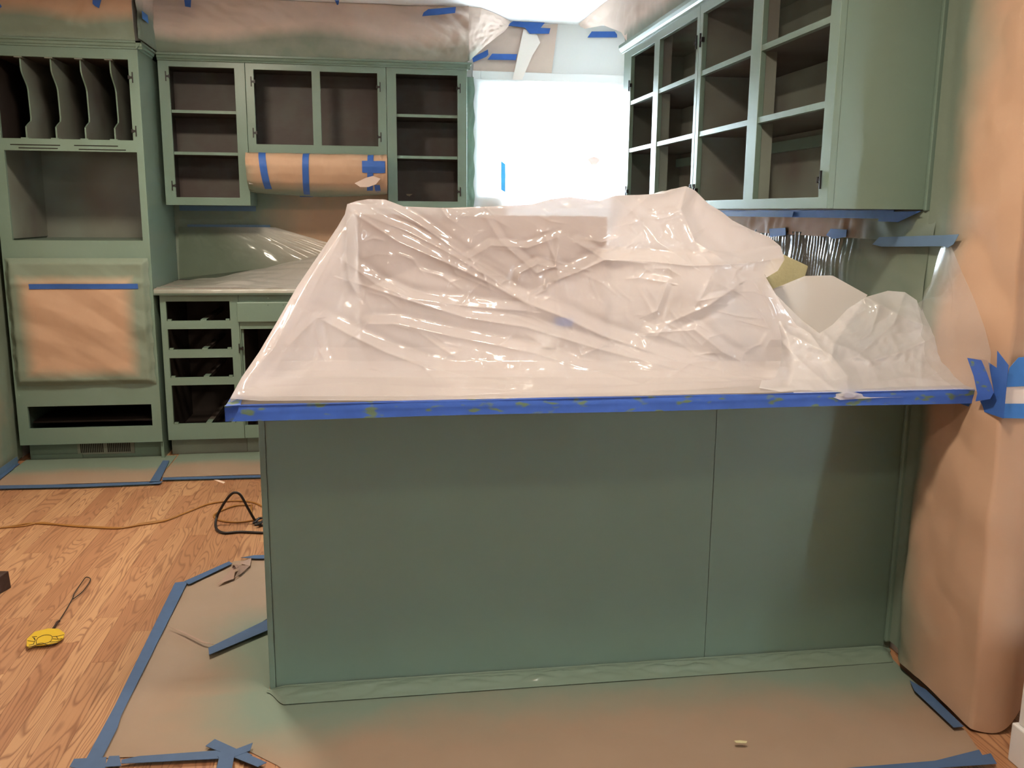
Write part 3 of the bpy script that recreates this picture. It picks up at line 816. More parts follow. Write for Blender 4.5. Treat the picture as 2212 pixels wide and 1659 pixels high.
# ------------------------------------------------------------------ papers, film and tape on the back wall around the window
wp = thing('masking_paper', 'brown paper patch taped to the wall beside the window head', 'masking paper', (.85, YB-.004, 2.15))
def wp_fn(U, V):
    q = (1-V)[..., None]*((1-U)[..., None]*atY(1020, 170, YB-.012)+U[..., None]*atY(1190, 168, YB-.012)) \
        + V[..., None]*((1-U)[..., None]*atY(1030, 58, YB-.012)+U[..., None]*atY(1205, 52, YB-.012))
    q[..., 1] -= .010*np.abs(crumple(U*.5, V*.4, 81, 4))
    return q
sheet('paper', wp_fn, 50, 40, 'kraft_pale', wp, lambda U, V, P: .4*(1-smoothstep(.0, .25, V))*(1-U))
MB().prism([atY(x_, y_, YB-.03) for x_, y_ in [(1107, 172), (1131, 62), (1160, 75), (1167, 92), (1150, 120), (1128, 172)]], (0, -.0008, 0)).build('paper_strip', 'paper_white', wp)
for px in ([(1094, 55), (1108, 46), (1177, 49), (1168, 60), (1189, 61), (1186, 73), (1144, 73), (1134, 60)],
           [(1053, 129), (1063, 116), (1117, 117), (1114, 130)],
           [(1020, 124), (1054, 107), (1055, 118), (1050, 123), (1022, 135)],
           [(1053, 78), (1058, 74), (1058, 79)]):
    tape(px, 'Y', YB-.034, wp, 'tape_blue')
tp = tape([(1269, 81), (1278, 68), (1328, 68), (1333, 75), (1333, 81)], 'Y', YB-.001, None, 'tape_blue')
tag(tp, 'lone blue tape strip stuck high on the white wall near the ceiling', 'tape')
wf = thing('window_film', 'glowing translucent film masking the whole window', 'plastic film', (1.1, YB-.02, 1.05))
def wf_fn(U, V):
    x = .606+(1.600-.606)*U; z = .985+(2.150-.985)*V
    y = YB-.026-.006*np.abs(crumple(x, z, 85, 3))
    return np.stack([x, y, z], -1)
sheet('film', wf_fn, 60, 60, 'window_film', wf)
tape([(1082, 347), (1092, 355), (1092, 416), (1082, 410)], 'Y', YB-.04, wf, 'tape_backlit')
def wt_fn(U, V):
    z = 1.2+.96*V; x = .560+.055*U+.004*np.sin(z*40)
    return np.stack([x, YB-.034-.01*np.abs(crumple(x*2, z, 86, 6)), z], -1)
sheet('edge_mask', wt_fn, 10, 70, 'green_film', wf, lambda U, V, P: .8+0*U)
p = atY(1283, 348, YB-.036)
sm = MB(); sm.prism([(p[0]+.035*math.cos(a)*(1+.25*math.sin(3*a)), YB-.036, p[2]+.026*math.sin(a)) for a in np.linspace(0, 2*math.pi, 18)[:-1]], (0, -.0006, 0))
sm.build('paper_scrap', 'scrap_pink', wf)

# ------------------------------------------------------------------ backsplash of the back wall: paper behind, sprayed film in front
bp = thing('masking_paper', 'brown paper covering the backsplash wall under the range hood', 'masking paper', (-.3, YB-.004, 1.0))
def bp_fn(U, V):
    x = -1.1745+2.0*U; z = .945+.52*V
    return np.stack([x, YB-.008-.006*np.abs(crumple(x, z, 91, 5)), z], -1)
sheet('paper', bp_fn, 90, 40, 'kraft_paper', bp, lambda U, V, P: np.clip(.95*(1-smoothstep(-.80, -.35, P[..., 0]))+.25*(V > .8), 0, 1))
MB().box(-1.14, -.70, YB-.026, YB-.024, 1.352, 1.382).build('tape_strip', 'tape_sprayed', bp)
MB().box(-1.10, -.62, YB-.030, YB-.028, 1.25, 1.272).build('tape_strip', 'tape_sprayed', bp)
MB().box(-.44, -.36, YB-.03, YB-.028, 1.44, 1.475).build('tape_strip', 'tape_blue', bp)
fb = thing('plastic_film', 'green-sprayed clear film fanning down the wall above the covered counter', 'plastic film', (-.8, YB-.05, .95))
def fb_fn(U, V):
    top = np.stack([-1.15+.56*U, YB-.036+0*U, 1.258+0*U], -1)
    bot = np.stack([-1.16+1.15*U, YB-.05-.10*U, .955+.14*U], -1)
    P = bot+(top-bot)*(V**.85)[..., None]
    P[..., 1] -= .010*np.abs(np.sin(U*26+3*np.sin(U*7)))*(1-V)*smoothstep(.25, .6, U)+.006*np.abs(crumple(U, V*.4, 92, 5))
    return P
sheet('film', fb_fn, 120, 30, 'plastic_counter', fb, lambda U, V, P: np.clip(1.0*(1-smoothstep(.25, .95, U)), 0, 1))

# plastic laid over the back counter, rising to the right over the covered range
cp = thing('plastic_sheet', 'milky plastic sheet laid over the back counter beside the oven cabinet', 'plastic sheet', (-.4, 5.4, .945))
def cp_fn(U, V):
    xs = -1.168+1.6*U
    zf = .938+.010*np.abs(crumple(U*1.6, V*.5, 95, 3))
    rise = smoothstep(.0, .75, U)*.20
    y = 5.062+.60*V
    z = zf+rise*smoothstep(.0, .95, V)+.016*np.abs(crumple(xs*.8+V, V*1.2, 96, 3))*smoothstep(0, .1, V)
    z = np.where(V < .04, .918+.02*V/.04, z)
    y = np.where(V < .04, 5.058-.006*np.abs(np.sin(xs*23)), y)
    return np.stack([xs, y, z], -1)
sheet('sheet', cp_fn, 140, 60, 'plastic_counter', cp, lambda U, V, P: np.clip(.55*(1-smoothstep(.02, .3, U)), 0, 1))

# ------------------------------------------------------------------ right wall: masking paper, film and tape
rp = thing('masking_paper', 'tall brown paper covering the wall end right of the peninsula', 'masking paper', (1.6, 2.3, 0))
def rp_fn(U, V):
    """U: from the cabinet corner along the right wall, round the corner, onto the return wall"""
    plan = [(1.590, 2.455), (1.592, 2.40), (1.588, 2.25), (1.592, 2.14), (1.606, 2.072), (1.70, 2.066), (1.95, 2.07)]
    q = polyline(plan, U.ravel()).reshape(U.shape+(2,))
    z = .035+2.44*V
    low = 1-smoothstep(.10, .42, V)
    w = smoothstep(.04, .2, U)*(1-smoothstep(.75, 1.0, U))
    c = (crumple(U*.8+.15*V, V*1.6, 101, 2.2)*.024+crumple(U*.7, V*2.2, 102, 5)*.006)*w
    x = q[..., 0]-np.abs(c)-.045*low*w-.012*w*np.sin(V*7)**2
    y = q[..., 1]-(.09*low*np.exp(-((U-.62)/.18)**2))-.3*np.abs(c)
    z = z-.03*np.exp(-((U-.58)/.12)**2)*(V < .03)+.11*smoothstep(.60, .9, U)*np.maximum(0, 1-V/.12)
    return np.stack([x, y, z], -1)
def rp_spray(U, V, P):
    d = 2.46-P[..., 1]+.0*V
    wdt = .13+.04*np.sin(P[..., 2]*4+1)+.02*np.sin(P[..., 2]*11)
    s = 1-smoothstep(wdt*.2, wdt*1.8, d)
    return np.clip(1.1*s, 0, 1)*(P[..., 0] < 1.604)
sheet('paper', rp_fn, 90, 160, 'kraft_paper', rp, rp_spray)
tape([(2040, 508), (2072, 506), (2060, 528), (2048, 535), (2040, 532), (1905, 533), (1885, 528), (1900, 512)], 'X', 1.588, rp, 'tape_sprayed', lift=.022)
# tape knot where the counter meets the wall corner
tape([(2136, 783), (2154, 795), (2155, 758), (2179, 789), (2168, 904), (2075, 872), (2120, 866), (2148, 848)], 'X', 1.585, rp, 'tape_blue', lift=.014)
YQ = 2.045
MB().prism([atY(x_, y_, YQ) for x_, y_ in [(2180, 795), (2200, 772), (2260, 768), (2260, 832), (2172, 836)]], (0, -.001, 0)).build('tape_strip', 'tape_lit', rp)
MB().prism([atY(x_, y_, YQ) for x_, y_ in [(2170, 872), (2260, 872), (2260, 905), (2166, 903)]], (0, -.001, 0)).build('tape_strip', 'tape_lit', rp)
MB().prism([atY(x_, y_, YQ+.003) for x_, y_ in [(2174, 836), (2260, 830), (2260, 874), (2170, 874)]], (0, -.001, 0)).build('paper_strip', 'paper_white', rp)
# backsplash strip under the right cabinets
rs = thing('masking_paper', 'brown paper strip taped under the long shelf cabinets', 'masking paper', (1.6, 3.5, 1.25))
sheet('paper', lambda U, V: np.stack([1.596-.012*np.abs(crumple(U*2.2, V*.1, 111, 7))-.012*(1-V), 2.42+2.24*U, 1.285+.089*V], -1), 130, 8, 'kraft_paper', rs,
      lambda U, V, P: np.clip(1.1*(1-smoothstep(2.6, 3.0, P[..., 1])), 0, 1))
MB().box(1.578, 1.580, 2.62, 4.6, 1.350, 1.3765).build('tape_strip', 'tape_blue', rs)
for px in ([(1662, 494), (1697, 492), (1698, 508), (1664, 512)], [(1795, 494), (1830, 496), (1828, 512), (1800, 516), (1785, 508)], [(1665, 458), (1715, 458), (1712, 469), (1668, 468)], [(1900, 458), (1990, 456), (1940, 480), (1898, 478)]):
    tape(px, 'X', 1.575, rs, 'tape_blue')
ff = thing('plastic_film', 'dark shiny wrinkled film hanging below the paper strip over the backsplash', 'plastic film', (1.6, 3.4, .92))
def ff_fn(U, V):
    y = 2.44+2.2*U; z = .912+.385*V
    fan = np.sin(y*70+6*np.sin(y*6)+V*5+2*np.sin(V*4+y*9))*(.5+.5*np.sin(y*17+2))+.4*np.sin(y*151+V*3)
    amp = .006*smoothstep(2.75, 3.0, y)*(V*.8+.2)
    x = 1.590-.010*(1-V)-np.abs(fan)*amp-.012*np.abs(crumple(y*.8, V*.4, 113, 3))
    return np.stack([x, y, z], -1)
sheet('film', ff_fn, 420, 26, 'film_dark', ff, lambda U, V, P: np.clip(1-smoothstep(2.75, 3.15, P[..., 1]), 0, 1))

# ------------------------------------------------------------------ left wall paper
lp = sheet('masking_paper', lambda U, V: np.stack([-1.944+.012*np.abs(crumple(U*.7, V*1.4, 121, 4))*1, 4.25+.93*U, .012+2.2*V], -1), 40, 90, 'kraft_paper', None,
           lambda U, V, P: np.clip(.95*smoothstep(.50, .80, U+.04*np.sin(V*30)), 0, 1))
tag(lp, 'brown paper hung on the wall beside the tall oven cabinet', 'masking paper')
MB().box(-1.9385, -1.915, 4.4, 5.05, .002, .006).build('tape_strip', 'tape_floor', lp)
MB().box(-1.9255, -1.924, 4.4, 5.05, .004, .045).build('tape_strip', 'tape_sprayed', lp)

# ------------------------------------------------------------------ floor papers with their tape
def fz(seed, amp): return lambda x, y: .0025+amp*np.abs(crumple(x, y, seed, 3.5))
fa = flat_sheet('floor_paper', [(-1.91, 4.64), (-1.118, 4.635), (-1.118, 5.135), (-1.91, 5.135)], .05, fz(131, .003), 'floor_paper', None,
                lambda x, y: np.clip(1.1*smoothstep(4.78, 4.98, y+.02*np.sin(x*9)), 0, 1))
tag(fa, 'paper floor runner in front of the tall oven cabinet', 'masking paper')
fb2 = flat_sheet('floor_paper', [(-1.112, 4.70), (-.05, 4.69), (-.05, 5.165), (-1.112, 5.165)], .05, fz(132, .003), 'floor_paper', None,
                 lambda x, y: np.clip(1.1*smoothstep(4.88, 5.06, y+.02*np.sin(x*9)), 0, 1))
tag(fb2, 'paper floor runner in front of the four-drawer base cabinet', 'masking paper')
tape([(-5, 1049), (180, 1046), (352, 1040), (345, 1045), (180, 1052), (-5, 1056)], 'Z', .006, fa, 'tape_floor')
tape([(322, 1043), (344, 1041), (366, 995), (352, 995)], 'Z', .006, fa, 'tape_floor')
tape([(352, 1032), (620, 1025), (620, 1030), (350, 1037)], 'Z', .006, fb2, 'tape_floor')
tape([(-5, 1016), (46, 984), (30, 1012), (-5, 1040)], 'Z', .005, fa, 'tape_floor')

fpoly_px = [(400, 1262), (505, 1214), (580, 1204)]
FP = [tuple(atZ(x_, y_, 0)[:2]) for x_, y_ in fpoly_px]
FP += [(-.325, 3.50), (-.325, 2.466), (1.575, 2.466), tuple(atZ(2085, 1580, 0)[:2]), tuple(atZ(2125, 1638, 0)[:2]), tuple(atZ(1840, 1668, 0)[:2])]
FP += [(.9, 1.815), (.2, 1.80), tuple(atZ(700, 1725, 0)[:2]), tuple(atZ(600, 1655, 0)[:2]), tuple(atZ(540, 1625, 0)[:2]), tuple(atZ(215, 1640, 0)[:2])]
def fp_spray(x, y):
    x0_ = x
    s = 1-smoothstep(.04, .34, (2.47-y)+.05*np.sin(x*3)+.03*np.sin(x*8))
    s = np.where(y > 2.47, 0, s)*smoothstep(-.62, -.30, x0_)
    l = (1-smoothstep(.0, .24, (-.33-x)+.05*np.sin(y*6)))*(1-smoothstep(2.80, 3.15, y))*smoothstep(2.1, 2.5, y)
    return np.clip(np.maximum(s, l)*1.05, 0, 1)
fp = flat_sheet('floor_paper', FP, .035, lambda x, y: .0015+.0045*np.minimum(1, np.abs(crumple(x*.8, y*1.2, 135, 2.2)))**1.5+.0012*np.minimum(1, np.abs(crumple(x, y, 136, 9))), 'floor_paper', None, fp_spray)
tag(fp, 'large paper floor sheet taped around the foot of the peninsula', 'masking paper')
tape_n = 0
for px in ([(378, 1259), (406, 1256), (262, 1545), (254, 1572), (222, 1636), (185, 1642), (248, 1525)],
           [(398, 1256), (495, 1213), (502, 1218), (408, 1263)],
           [(520, 1205), (548, 1200), (582, 1199), (582, 1207), (550, 1207)],
           [(150, 1657), (160, 1640), (230, 1636), (228, 1659), (190, 1665)],
           [(226, 1657), (236, 1634), (258, 1633), (262, 1655)],
           [(262, 1642), (300, 1634), (520, 1618), (545, 1632), (500, 1638), (262, 1650)],
           [(444, 1612), (464, 1597), (576, 1648), (556, 1657)], [(470, 1634), (546, 1605), (540, 1622), (480, 1646)], [(476, 1625), (508, 1622), (500, 1668), (466, 1668)],
           [(450, 1400), (578, 1338), (578, 1362), (452, 1415)],
           [(1800, 1662), (2020, 1644), (2115, 1620), (2122, 1632), (2140, 1628), (2153, 1650), (1990, 1662)],
           [(1965, 1470), (2000, 1490), (2082, 1570), (2060, 1572), (1975, 1492)]):
    tape(px, 'Z', .004, fp, 'tape_floor', lift=.0045+.0006*tape_n); tape_n += 1
# paper turned up against the foot of the panel
def cove_fn(U, V):
    x = -.330+1.925*U
    c = crumple(x*1.2, V*.25, 141, 5); c2 = crumple(x, V*.2, 142, 17)
    tp_ = smoothstep(0, .03, U)*smoothstep(0, .02, 1-U)*.85+.15
    y = 2.464-.085*tp_*(1-V)**1.3-.008*np.abs(c)*np.sin(math.pi*V)
    z = .005+.012*V**1.5*tp_+tp_*(.006+.014*np.abs(c))*np.sin(math.pi*np.clip(V*1.1, 0, 1))+.004*np.abs(c2)*np.sin(math.pi*V)
    return np.stack([x, y, z], -1)
sheet('paper_upturn', cove_fn, 220, 24, 'green_film', fp, lambda U, V, P: np.clip(.75+.3*V, 0, 1))
# torn hole and curled scrap in the floor paper
p0 = [atZ(x_, y_, .012) for x_, y_ in [(470, 1262), (492, 1246), (500, 1232), (528, 1222), (543, 1205), (540, 1222), (520, 1240), (505, 1250)]]
ts = MB(); cx = np.mean(p0, axis=0)+np.array([0, 0, .018])
for i in range(len(p0)): ts.add([p0[i], p0[(i+1) % len(p0)], cx+np.array([.012*math.sin(i*2.3), .02*math.cos(i*1.7), .008*(i % 3)])], [(0, 1, 2)])
ts.build('torn_edge', 'cardboard', fp)
MB().prism([atZ(x_, y_, .014) for x_, y_ in [(540, 1360), (578, 1336), (578, 1341), (545, 1362)]], (0, 0, .0008)).build('tear', 'dark_gap', fp)
MB().prism([atZ(x_, y_, .0135) for x_, y_ in [(360, 1351), (400, 1366), (440, 1386), (462, 1392), (438, 1389), (398, 1369)]], (0, 0, .0008)).build('tear', 'cardboard', fp)

# ------------------------------------------------------------------ things under and over the plastic on the peninsula
bx = thing('cardboard_box', 'large cardboard box under the plastic on the peninsula', 'box', (.31, 2.78, CT1))
bc = MB(); bc.box(-.045, .66, 2.555, 2.78, CT1+.001, 1.350).build('carton', 'carton_dark', bx, bevel=.004)
MB().box(.26, .34, 2.557, 2.5595, .95, 1.35).build('carton_seam', 'cardboard_pale', bx)
b2 = thing('cardboard_box', 'low cardboard box near the free end of the peninsula under plastic', 'box', (-.2, 2.6, CT1))
MB().box(-.19, -.07, 2.53, 2.66, CT1+.001, .975).build('carton', 'cardboard', b2, bevel=.004)
dr = thing('drawer_stack', 'pale slotted drawer box showing faintly through the plastic', 'drawer', (.35, 2.50, CT1))
MB().box(.16, .42, 2.47, 2.55, CT1+.001, 1.00).build('drawer_box', 'cardboard_pale', dr, bevel=.003)
for k in range(4): MB().box(.185+k*.055, .210+k*.055, 2.466, 2.4695, .93, .985).build('slot', 'cardboard', dr)
cn = thing('paint_can', 'small pale can with a printed label under the plastic', 'can', (.47, 2.50, CT1))
pts = [(.47, 2.50, CT1+.001), (.47, 2.50, 1.03)]
MB().tube(pts, .045, 24).build('can_body', 'white_board', cn, smooth=False)
MB().tube([(.47, 2.50, 1.03), (.47, 2.50, 1.036)], .047, 24).build('lid', 'range_steel', cn)
MB().box(.452, .495, 2.449, 2.4525, .985, .990).build('label_line', 'black_metal', cn)
MB().box(.452, .495, 2.449, 2.4525, .975, .977).build('label_line', 'black_metal', cn)
MB().box(.452, .454, 2.449, 2.4525, .955, .975).build('label_line', 'black_metal', cn)
b3 = thing('cardboard_box', 'pale box beside the large box beneath the plastic dome', 'box', (.95, 2.8, CT1))
MB().box(.70, 1.02, 2.64, 2.86, CT1+.001, 1.25).build('carton', 'white_board', b3, bevel=.004)
wbd = thing('white_board', 'white foam board standing behind the crumpled plastic', 'board', (1.15, 2.66, CT1))
MB().prism([atY(x_, y_, 2.62) for x_, y_ in [(1640, 640), (1745, 597), (1800, 596), (1874, 637), (1800, 745), (1795, 790), (1640, 790)]], (0, .02, 0)).build('panel', 'white_board', wbd)
yf = thing('foam_block', 'pale yellow foam slab poking out behind the plastic dome', 'foam', (1.1, 2.75, CT1))
MB().prism([atY(x_, y_, 2.72) for x_, y_ in [(1655, 600), (1690, 548), (1747, 575), (1738, 603), (1725, 770), (1640, 770)]], (0, .05, 0)).build('slab', 'foam_yellow', yf, bevel=.004)

# ---- main plastic drape
def coons(bot, top, left, right, nu, nv):
    s = np.linspace(0, 1, nu); t_ = np.linspace(0, 1, nv)
    B, T = polyline(bot, s), polyline(top, s); L, R_ = polyline(left, t_), polyline(right, t_)
    S, Tt = np.meshgrid(s, t_); S = S[..., None]; Tt = Tt[..., None]
    P = (1-Tt)*B[None]+Tt*T[None]+(1-S)*L[:, None]+S*R_[:, None]
    P -= (1-S)*(1-Tt)*B[0]+S*(1-Tt)*B[-1]+(1-S)*Tt*T[0]+S*Tt*T[-1]
    return P[..., 0], P[..., 1], S[..., 0], Tt[..., 0]
def seg_dist(X_, Y_, pts):
    """distance to a polyline and running position along it"""
    best = np.full(X_.shape, 1e9); side = np.zeros(X_.shape); pos = np.zeros(X_.shape)
    n = len(pts)-1
    for i in range(n):
        ax, ay = pts[i]; bx_, by_ = pts[i+1]; dx, dy = bx_-ax, by_-ay; L2 = dx*dx+dy*dy
        tt = np.clip(((X_-ax)*dx+(Y_-ay)*dy)/L2, 0, 1)
        d = np.hypot(X_-ax-tt*dx, Y_-ay-tt*dy); m_ = d < best
        best = np.where(m_, d, best); pos = np.where(m_, (i+tt)/n, pos)
        side = np.where(m_, np.sign((X_-ax)*dy-(Y_-ay)*dx), side)
    return best, side, pos
def unproject(PX, PY, Y):
    d = (PX[..., None]-1106)*_r-(PY[..., None]-829.5)*_u+FPX*_f
    return CAM+d*(Y/d[..., 1])[..., None]
bot = [(497, 861), (560, 866), (700, 865), (900, 866), (1100, 868), (1300, 870), (1500, 864), (1650, 853), (1810, 846)]
top = [(750, 441), (772, 434), (795, 430), (832, 431), (872, 446), (960, 449), (1060, 446), (1150, 441), (1190, 430), (1228, 425), (1265, 430), (1295, 434), (1330, 422), (1380, 421), (1432, 418), (1482, 402), (1502, 412), (1530, 440), (1560, 458), (1582, 476), (1622, 496), (1662, 512), (1686, 532), (1695, 560)]
left = [(497, 861), (522, 815), (560, 760), (600, 692), (640, 622), (690, 548), (728, 492), (745, 463), (750, 441)]
right = [(1810, 846), (1795, 800), (1740, 730), (1690, 660), (1655, 600), (1680, 585), (1695, 560)]
PXg, PYg, S_, T_ = coons(bot, top, left, right, 460, 290)
ybase = np.interp(PYg, [400, 450, 560, 640, 700, 750, 780, 800, 815, 830, 842, 855, 870], [2.56, 2.53, 2.50, 2.475, 2.455, 2.435, 2.415, 2.39, 2.36, 2.31, 2.26, 2.205, 2.158])
yedge = np.interp(PYg, [441, 861], [2.52, 2.160])
Yg = yedge+(ybase-yedge)*smoothstep(0, .11, S_)
Yg = Yg+.12*smoothstep(1330, 1500, PXg)*smoothstep(800, 600, PYg)*0
Yg = Yg-.05*np.exp(-((PXg-1480)/150)**2-((PYg-600)/90)**2)-.06*smoothstep(1350, 1700, PXg)*smoothstep(470, 620, PYg)*(1-smoothstep(720, 830, PYg))
Yg = np.where(T_ < 1e-6, np.minimum(Yg, 2.16), Yg)
inner = np.clip(T_/.05, 0, 1)*np.clip(S_/.02, 0, 1)
CREASES = [  # pixel path, height toward the room, half width (px), fade
    ([(752, 452), (862, 523), (970, 570), (1061, 613), (1133, 653), (1220, 686), (1300, 725), (1474, 782), (1657, 822), (1800, 842)], .026, 16),
    ([(756, 450), (880, 500), (970, 546), (1064, 602), (1137, 653)], .020, 11),
    ([(850, 452), (900, 480), (1000, 550), (1090, 600)], .014, 10),
    ([(749, 455), (749, 560), (753, 605), (770, 633)], .022, 12),
    ([(750, 568), (815, 615), (890, 645), (1035, 664), (1137, 672)], .020, 13),
    ([(753, 606), (880, 648), (1006, 686), (1137, 707), (1300, 756), (1474, 800), (1640, 835)], .022, 14),
    ([(681, 682), (753, 722), (836, 762), (916, 791), (1024, 816), (1209, 834)], .024, 15),
    ([(797, 700), (862, 700), (970, 725), (1151, 762), (1300, 806), (1420, 838)], .018, 13),
    ([(731, 490), (645, 646), (594, 747), (515, 838)], .016, 12),
    ([(742, 500), (690, 600), (640, 700), (600, 790)], .012, 14),
    ([(625, 745), (680, 690), (692, 760), (700, 775)], .014, 10),
    ([(1010, 560), (1060, 530), (1140, 535), (1205, 512)], .014, 9),
    ([(1050, 470), (1080, 520), (1160, 590), (1200, 575), (1208, 515)], .014, 9),
    ([(1115, 622), (1122, 590), (1160, 570), (1230, 585)], .015, 9),
    ([(1200, 606), (1246, 588), (1305, 562), (1383, 562), (1493, 574), (1612, 569), (1690, 556)], .034, 15),
    ([(1246, 523), (1305, 560), (1397, 569)], .020, 10),
    ([(1330, 424), (1380, 470), (1420, 520), (1490, 570)], .016, 14),
    ([(1482, 404), (1470, 450), (1500, 520), (1560, 560)], .024, 16),
    ([(1584, 624), (1530, 660), (1440, 700), (1420, 724)], .020, 13),
    ([(1400, 720), (1500, 712), (1560, 760), (1620, 790)], .018, 13),
    ([(1380, 600), (1440, 610), (1420, 670), (1400, 680)], .014, 9),
    ([(1530, 610), (1510, 650), (1560, 640)], .012, 8),
    ([(560, 838), (760, 826), (900, 836), (1100, 842), (1300, 842)], .010, 9),
]
for path, amp, wd in CREASES:
    d, side, pos = seg_dist(PXg, PYg, path)
    fade = .55*np.sin(math.pi*np.clip(.08+.86*pos, 0, 1))**.45; wd *= .8
    Yg = Yg-inner*amp*fade*np.exp(-(d/wd)**1.0)+inner*.45*amp*fade*np.exp(-((d-wd*2.0)/(wd*.9))**2)*(side > 0)
Yg = Yg+inner*(.010*crumple(PXg/300, PYg/300, 151, 1.6)+.0018*crumple(PXg/300, PYg/300, 152, 6)*(.3+.9*np.clip((PXg-900)/500, 0, 1)))
rc = np.random.RandomState(5)
for _k in range(120):
    cx_, cy_ = (rc.uniform(760, 1680), rc.uniform(450, 830)) if _k % 3 else (rc.uniform(1180, 1680), rc.uniform(430, 800))
    th_ = rc.uniform(-.9, 1.4); L_ = rc.uniform(14, 60); bend = rc.uniform(-12, 12)
    pth = [(cx_-L_*math.cos(th_), cy_-L_*math.sin(th_)), (cx_+bend*math.sin(th_), cy_-bend*math.cos(th_)), (cx_+L_*math.cos(th_), cy_+L_*math.sin(th_))]
    m_ = (np.abs(PXg-cx_) < L_+40) & (np.abs(PYg-cy_) < L_+40)
    if not m_.any(): continue
    d, side, pos = seg_dist(PXg[m_], PYg[m_], pth)
    wd = rc.uniform(3, 7)
    Yg[m_] -= inner[m_]*rc.uniform(.0015, .0045)*np.sin(math.pi*np.clip(pos, .02, .98))**.7*np.exp(-d/wd)
Yg = np.maximum(Yg, np.where(T_ < .02, 2.150, 2.158))
G = unproject(PXg, PYg, Yg)
G[..., 2] = np.maximum(G[..., 2], CT1+.004)
ps = thing('plastic_sheet', 'big milky plastic sheet tented over boxes on the peninsula counter', 'plastic sheet', (.5, 2.6, CT1))
finish('front_drape', grid_mesh('front_drape', G), 'plastic_sheet', ps, smooth=True)
# a second thickness of the sheet, folded under the first along the lower and wall-side folds
edge_y = np.interp(PXg, [480, 735, 745, 900, 1050, 1180, 1290, 1350, 1420, 1700], [400, 400, 640, 575, 612, 625, 560, 440, 400, 400])
Yi = Yg+.020+.010*crumple(PXg/300, PYg/300, 158, 3)
Gi = unproject(PXg, PYg, Yi); Gi[..., 2] = np.maximum(Gi[..., 2], CT1+.0025)
keep = (PYg > edge_y) & (T_ > .02) & (T_ < .985)
kf = keep[:-1, :-1] & keep[1:, :-1] & keep[:-1, 1:] & keep[1:, 1:]
ii = np.arange(PXg.size).reshape(PXg.shape)
Fi = np.stack([ii[:-1, :-1], ii[:-1, 1:], ii[1:, 1:], ii[1:, :-1]], -1)[kf]
used, inv = np.unique(Fi.ravel(), return_inverse=True)
me = bpy.data.meshes.new('inner_fold'); me.from_pydata(Gi.reshape(-1, 3)[used].tolist(), [], inv.reshape(-1, 4).tolist()); me.update()
finish('inner_fold', me, 'plastic_sheet', ps, smooth=True)
# the same sheet running back over the boxes and down to the far and free edges of the counter
rim = np.concatenate([G[1:, 0], G[-1, 1:]], 0)
nr = len(rim); k_left = len(G)-1
dst = np.zeros_like(rim)
for i in range(nr):
    if i < k_left:
        f_ = i/k_left; dst[i] = (CX0+.006+(-.07-CX0)*f_, CY0+.02+(PY1-.06-CY0)*f_, CT1+.004)
    else:
        f_ = (i-k_left)/(nr-k_left); dst[i] = (-.07+(1.25+.07)*f_, PY1+.02, CT1+.004)
W = np.linspace(0, 1, 26)
BK = np.zeros((26, nr, 3))
for j, w_ in enumerate(W):
    hz = rim[:, 2]+(dst[:, 2]-rim[:, 2])*(w_**5)
    f_ = np.clip((np.arange(nr)-k_left*.75)/(k_left*.25), 0, 1)
    lin = rim[:, 2]+(dst[:, 2]-rim[:, 2])*w_
    BK[j, :, :2] = rim[:, :2]+(dst[:, :2]-rim[:, :2])*w_
    BK[j, :, 2] = lin+(hz-lin)*f_-.006*math.sin(math.pi*w_)
BK[1:, :, 2] = np.maximum(BK[1:, :, 2]+.008*crumple(BK[1:, :, 0], BK[1:, :, 1], 155, 6)*np.sin(math.pi*W[1:])[:, None], CT1+.003)
finish('back_drape', grid_mesh('back_drape', BK), 'plastic_light_block', ps, smooth=True)
MB().prism([atY(x_, y_, 2.466) for x_, y_ in [(1196, 685), (1240, 688), (1236, 706), (1200, 703)]], (0, -.001, 0)).build('tape_strip', 'tape_blue', ps)

# ---- crumpled white heap at the wall end of the counter
bot = [(1640, 838), (1720, 852), (1800, 858), (1815, 864), (1900, 859), (2000, 857), (2102, 853)]
top = [(1590, 622), (1640, 608), (1680, 640), (1730, 690), (1770, 720), (1800, 700), (1830, 668), (1872, 641), (1918, 628), (1955, 631), (1990, 655), (2020, 690), (2034, 718)]
left = [(1640, 838), (1655, 790), (1640, 730), (1610, 670), (1590, 622)]
right = [(2102, 853), (2096, 800), (2080, 770), (2050, 745), (2034, 718)]
PXh, PYh, S_, T_ = coons(bot, top, left, right, 200, 140)
Yh = np.interp(PYh, [600, 660, 720, 780, 820, 850, 866], [2.50, 2.46, 2.40, 2.32, 2.24, 2.16, 2.146])
inner = np.clip(T_/.05, 0, 1)*np.clip(S_/.06, 0, 1)*np.clip((1-S_)/.04, 0, 1)
for path, amp, wd in [([(1590, 622), (1657, 674), (1703, 720), (1795, 766), (1830, 812), (1830, 850)], .05, 26), ([(1640, 640), (1690, 740), (1740, 790), (1800, 840)], .03, 16),
                      ([(1870, 642), (1960, 690), (2034, 716)], .03, 16), ([(2034, 720), (1950, 760), (1880, 780), (1840, 770)], .028, 13), ([(1955, 632), (1930, 700), (1850, 770)], .022, 13),
                      ([(1900, 660), (1880, 720), (1850, 740)], .02, 10), ([(1990, 760), (1990, 820), (2060, 790)], .014, 9), ([(1760, 700), (1800, 740), (1850, 760), (1900, 800)], .02, 11),
                      ([(1700, 690), (1750, 720), (1800, 790)], .018, 9), ([(1860, 830), (1960, 815), (2090, 830)], .012, 10)]:
    d, side, pos = seg_dist(PXh, PYh, path)
    fade = .7*np.sin(math.pi*np.clip(.1+.82*pos, 0, 1))**.5
    Yh = Yh-inner*amp*fade*np.exp(-(d/wd)**1.25)
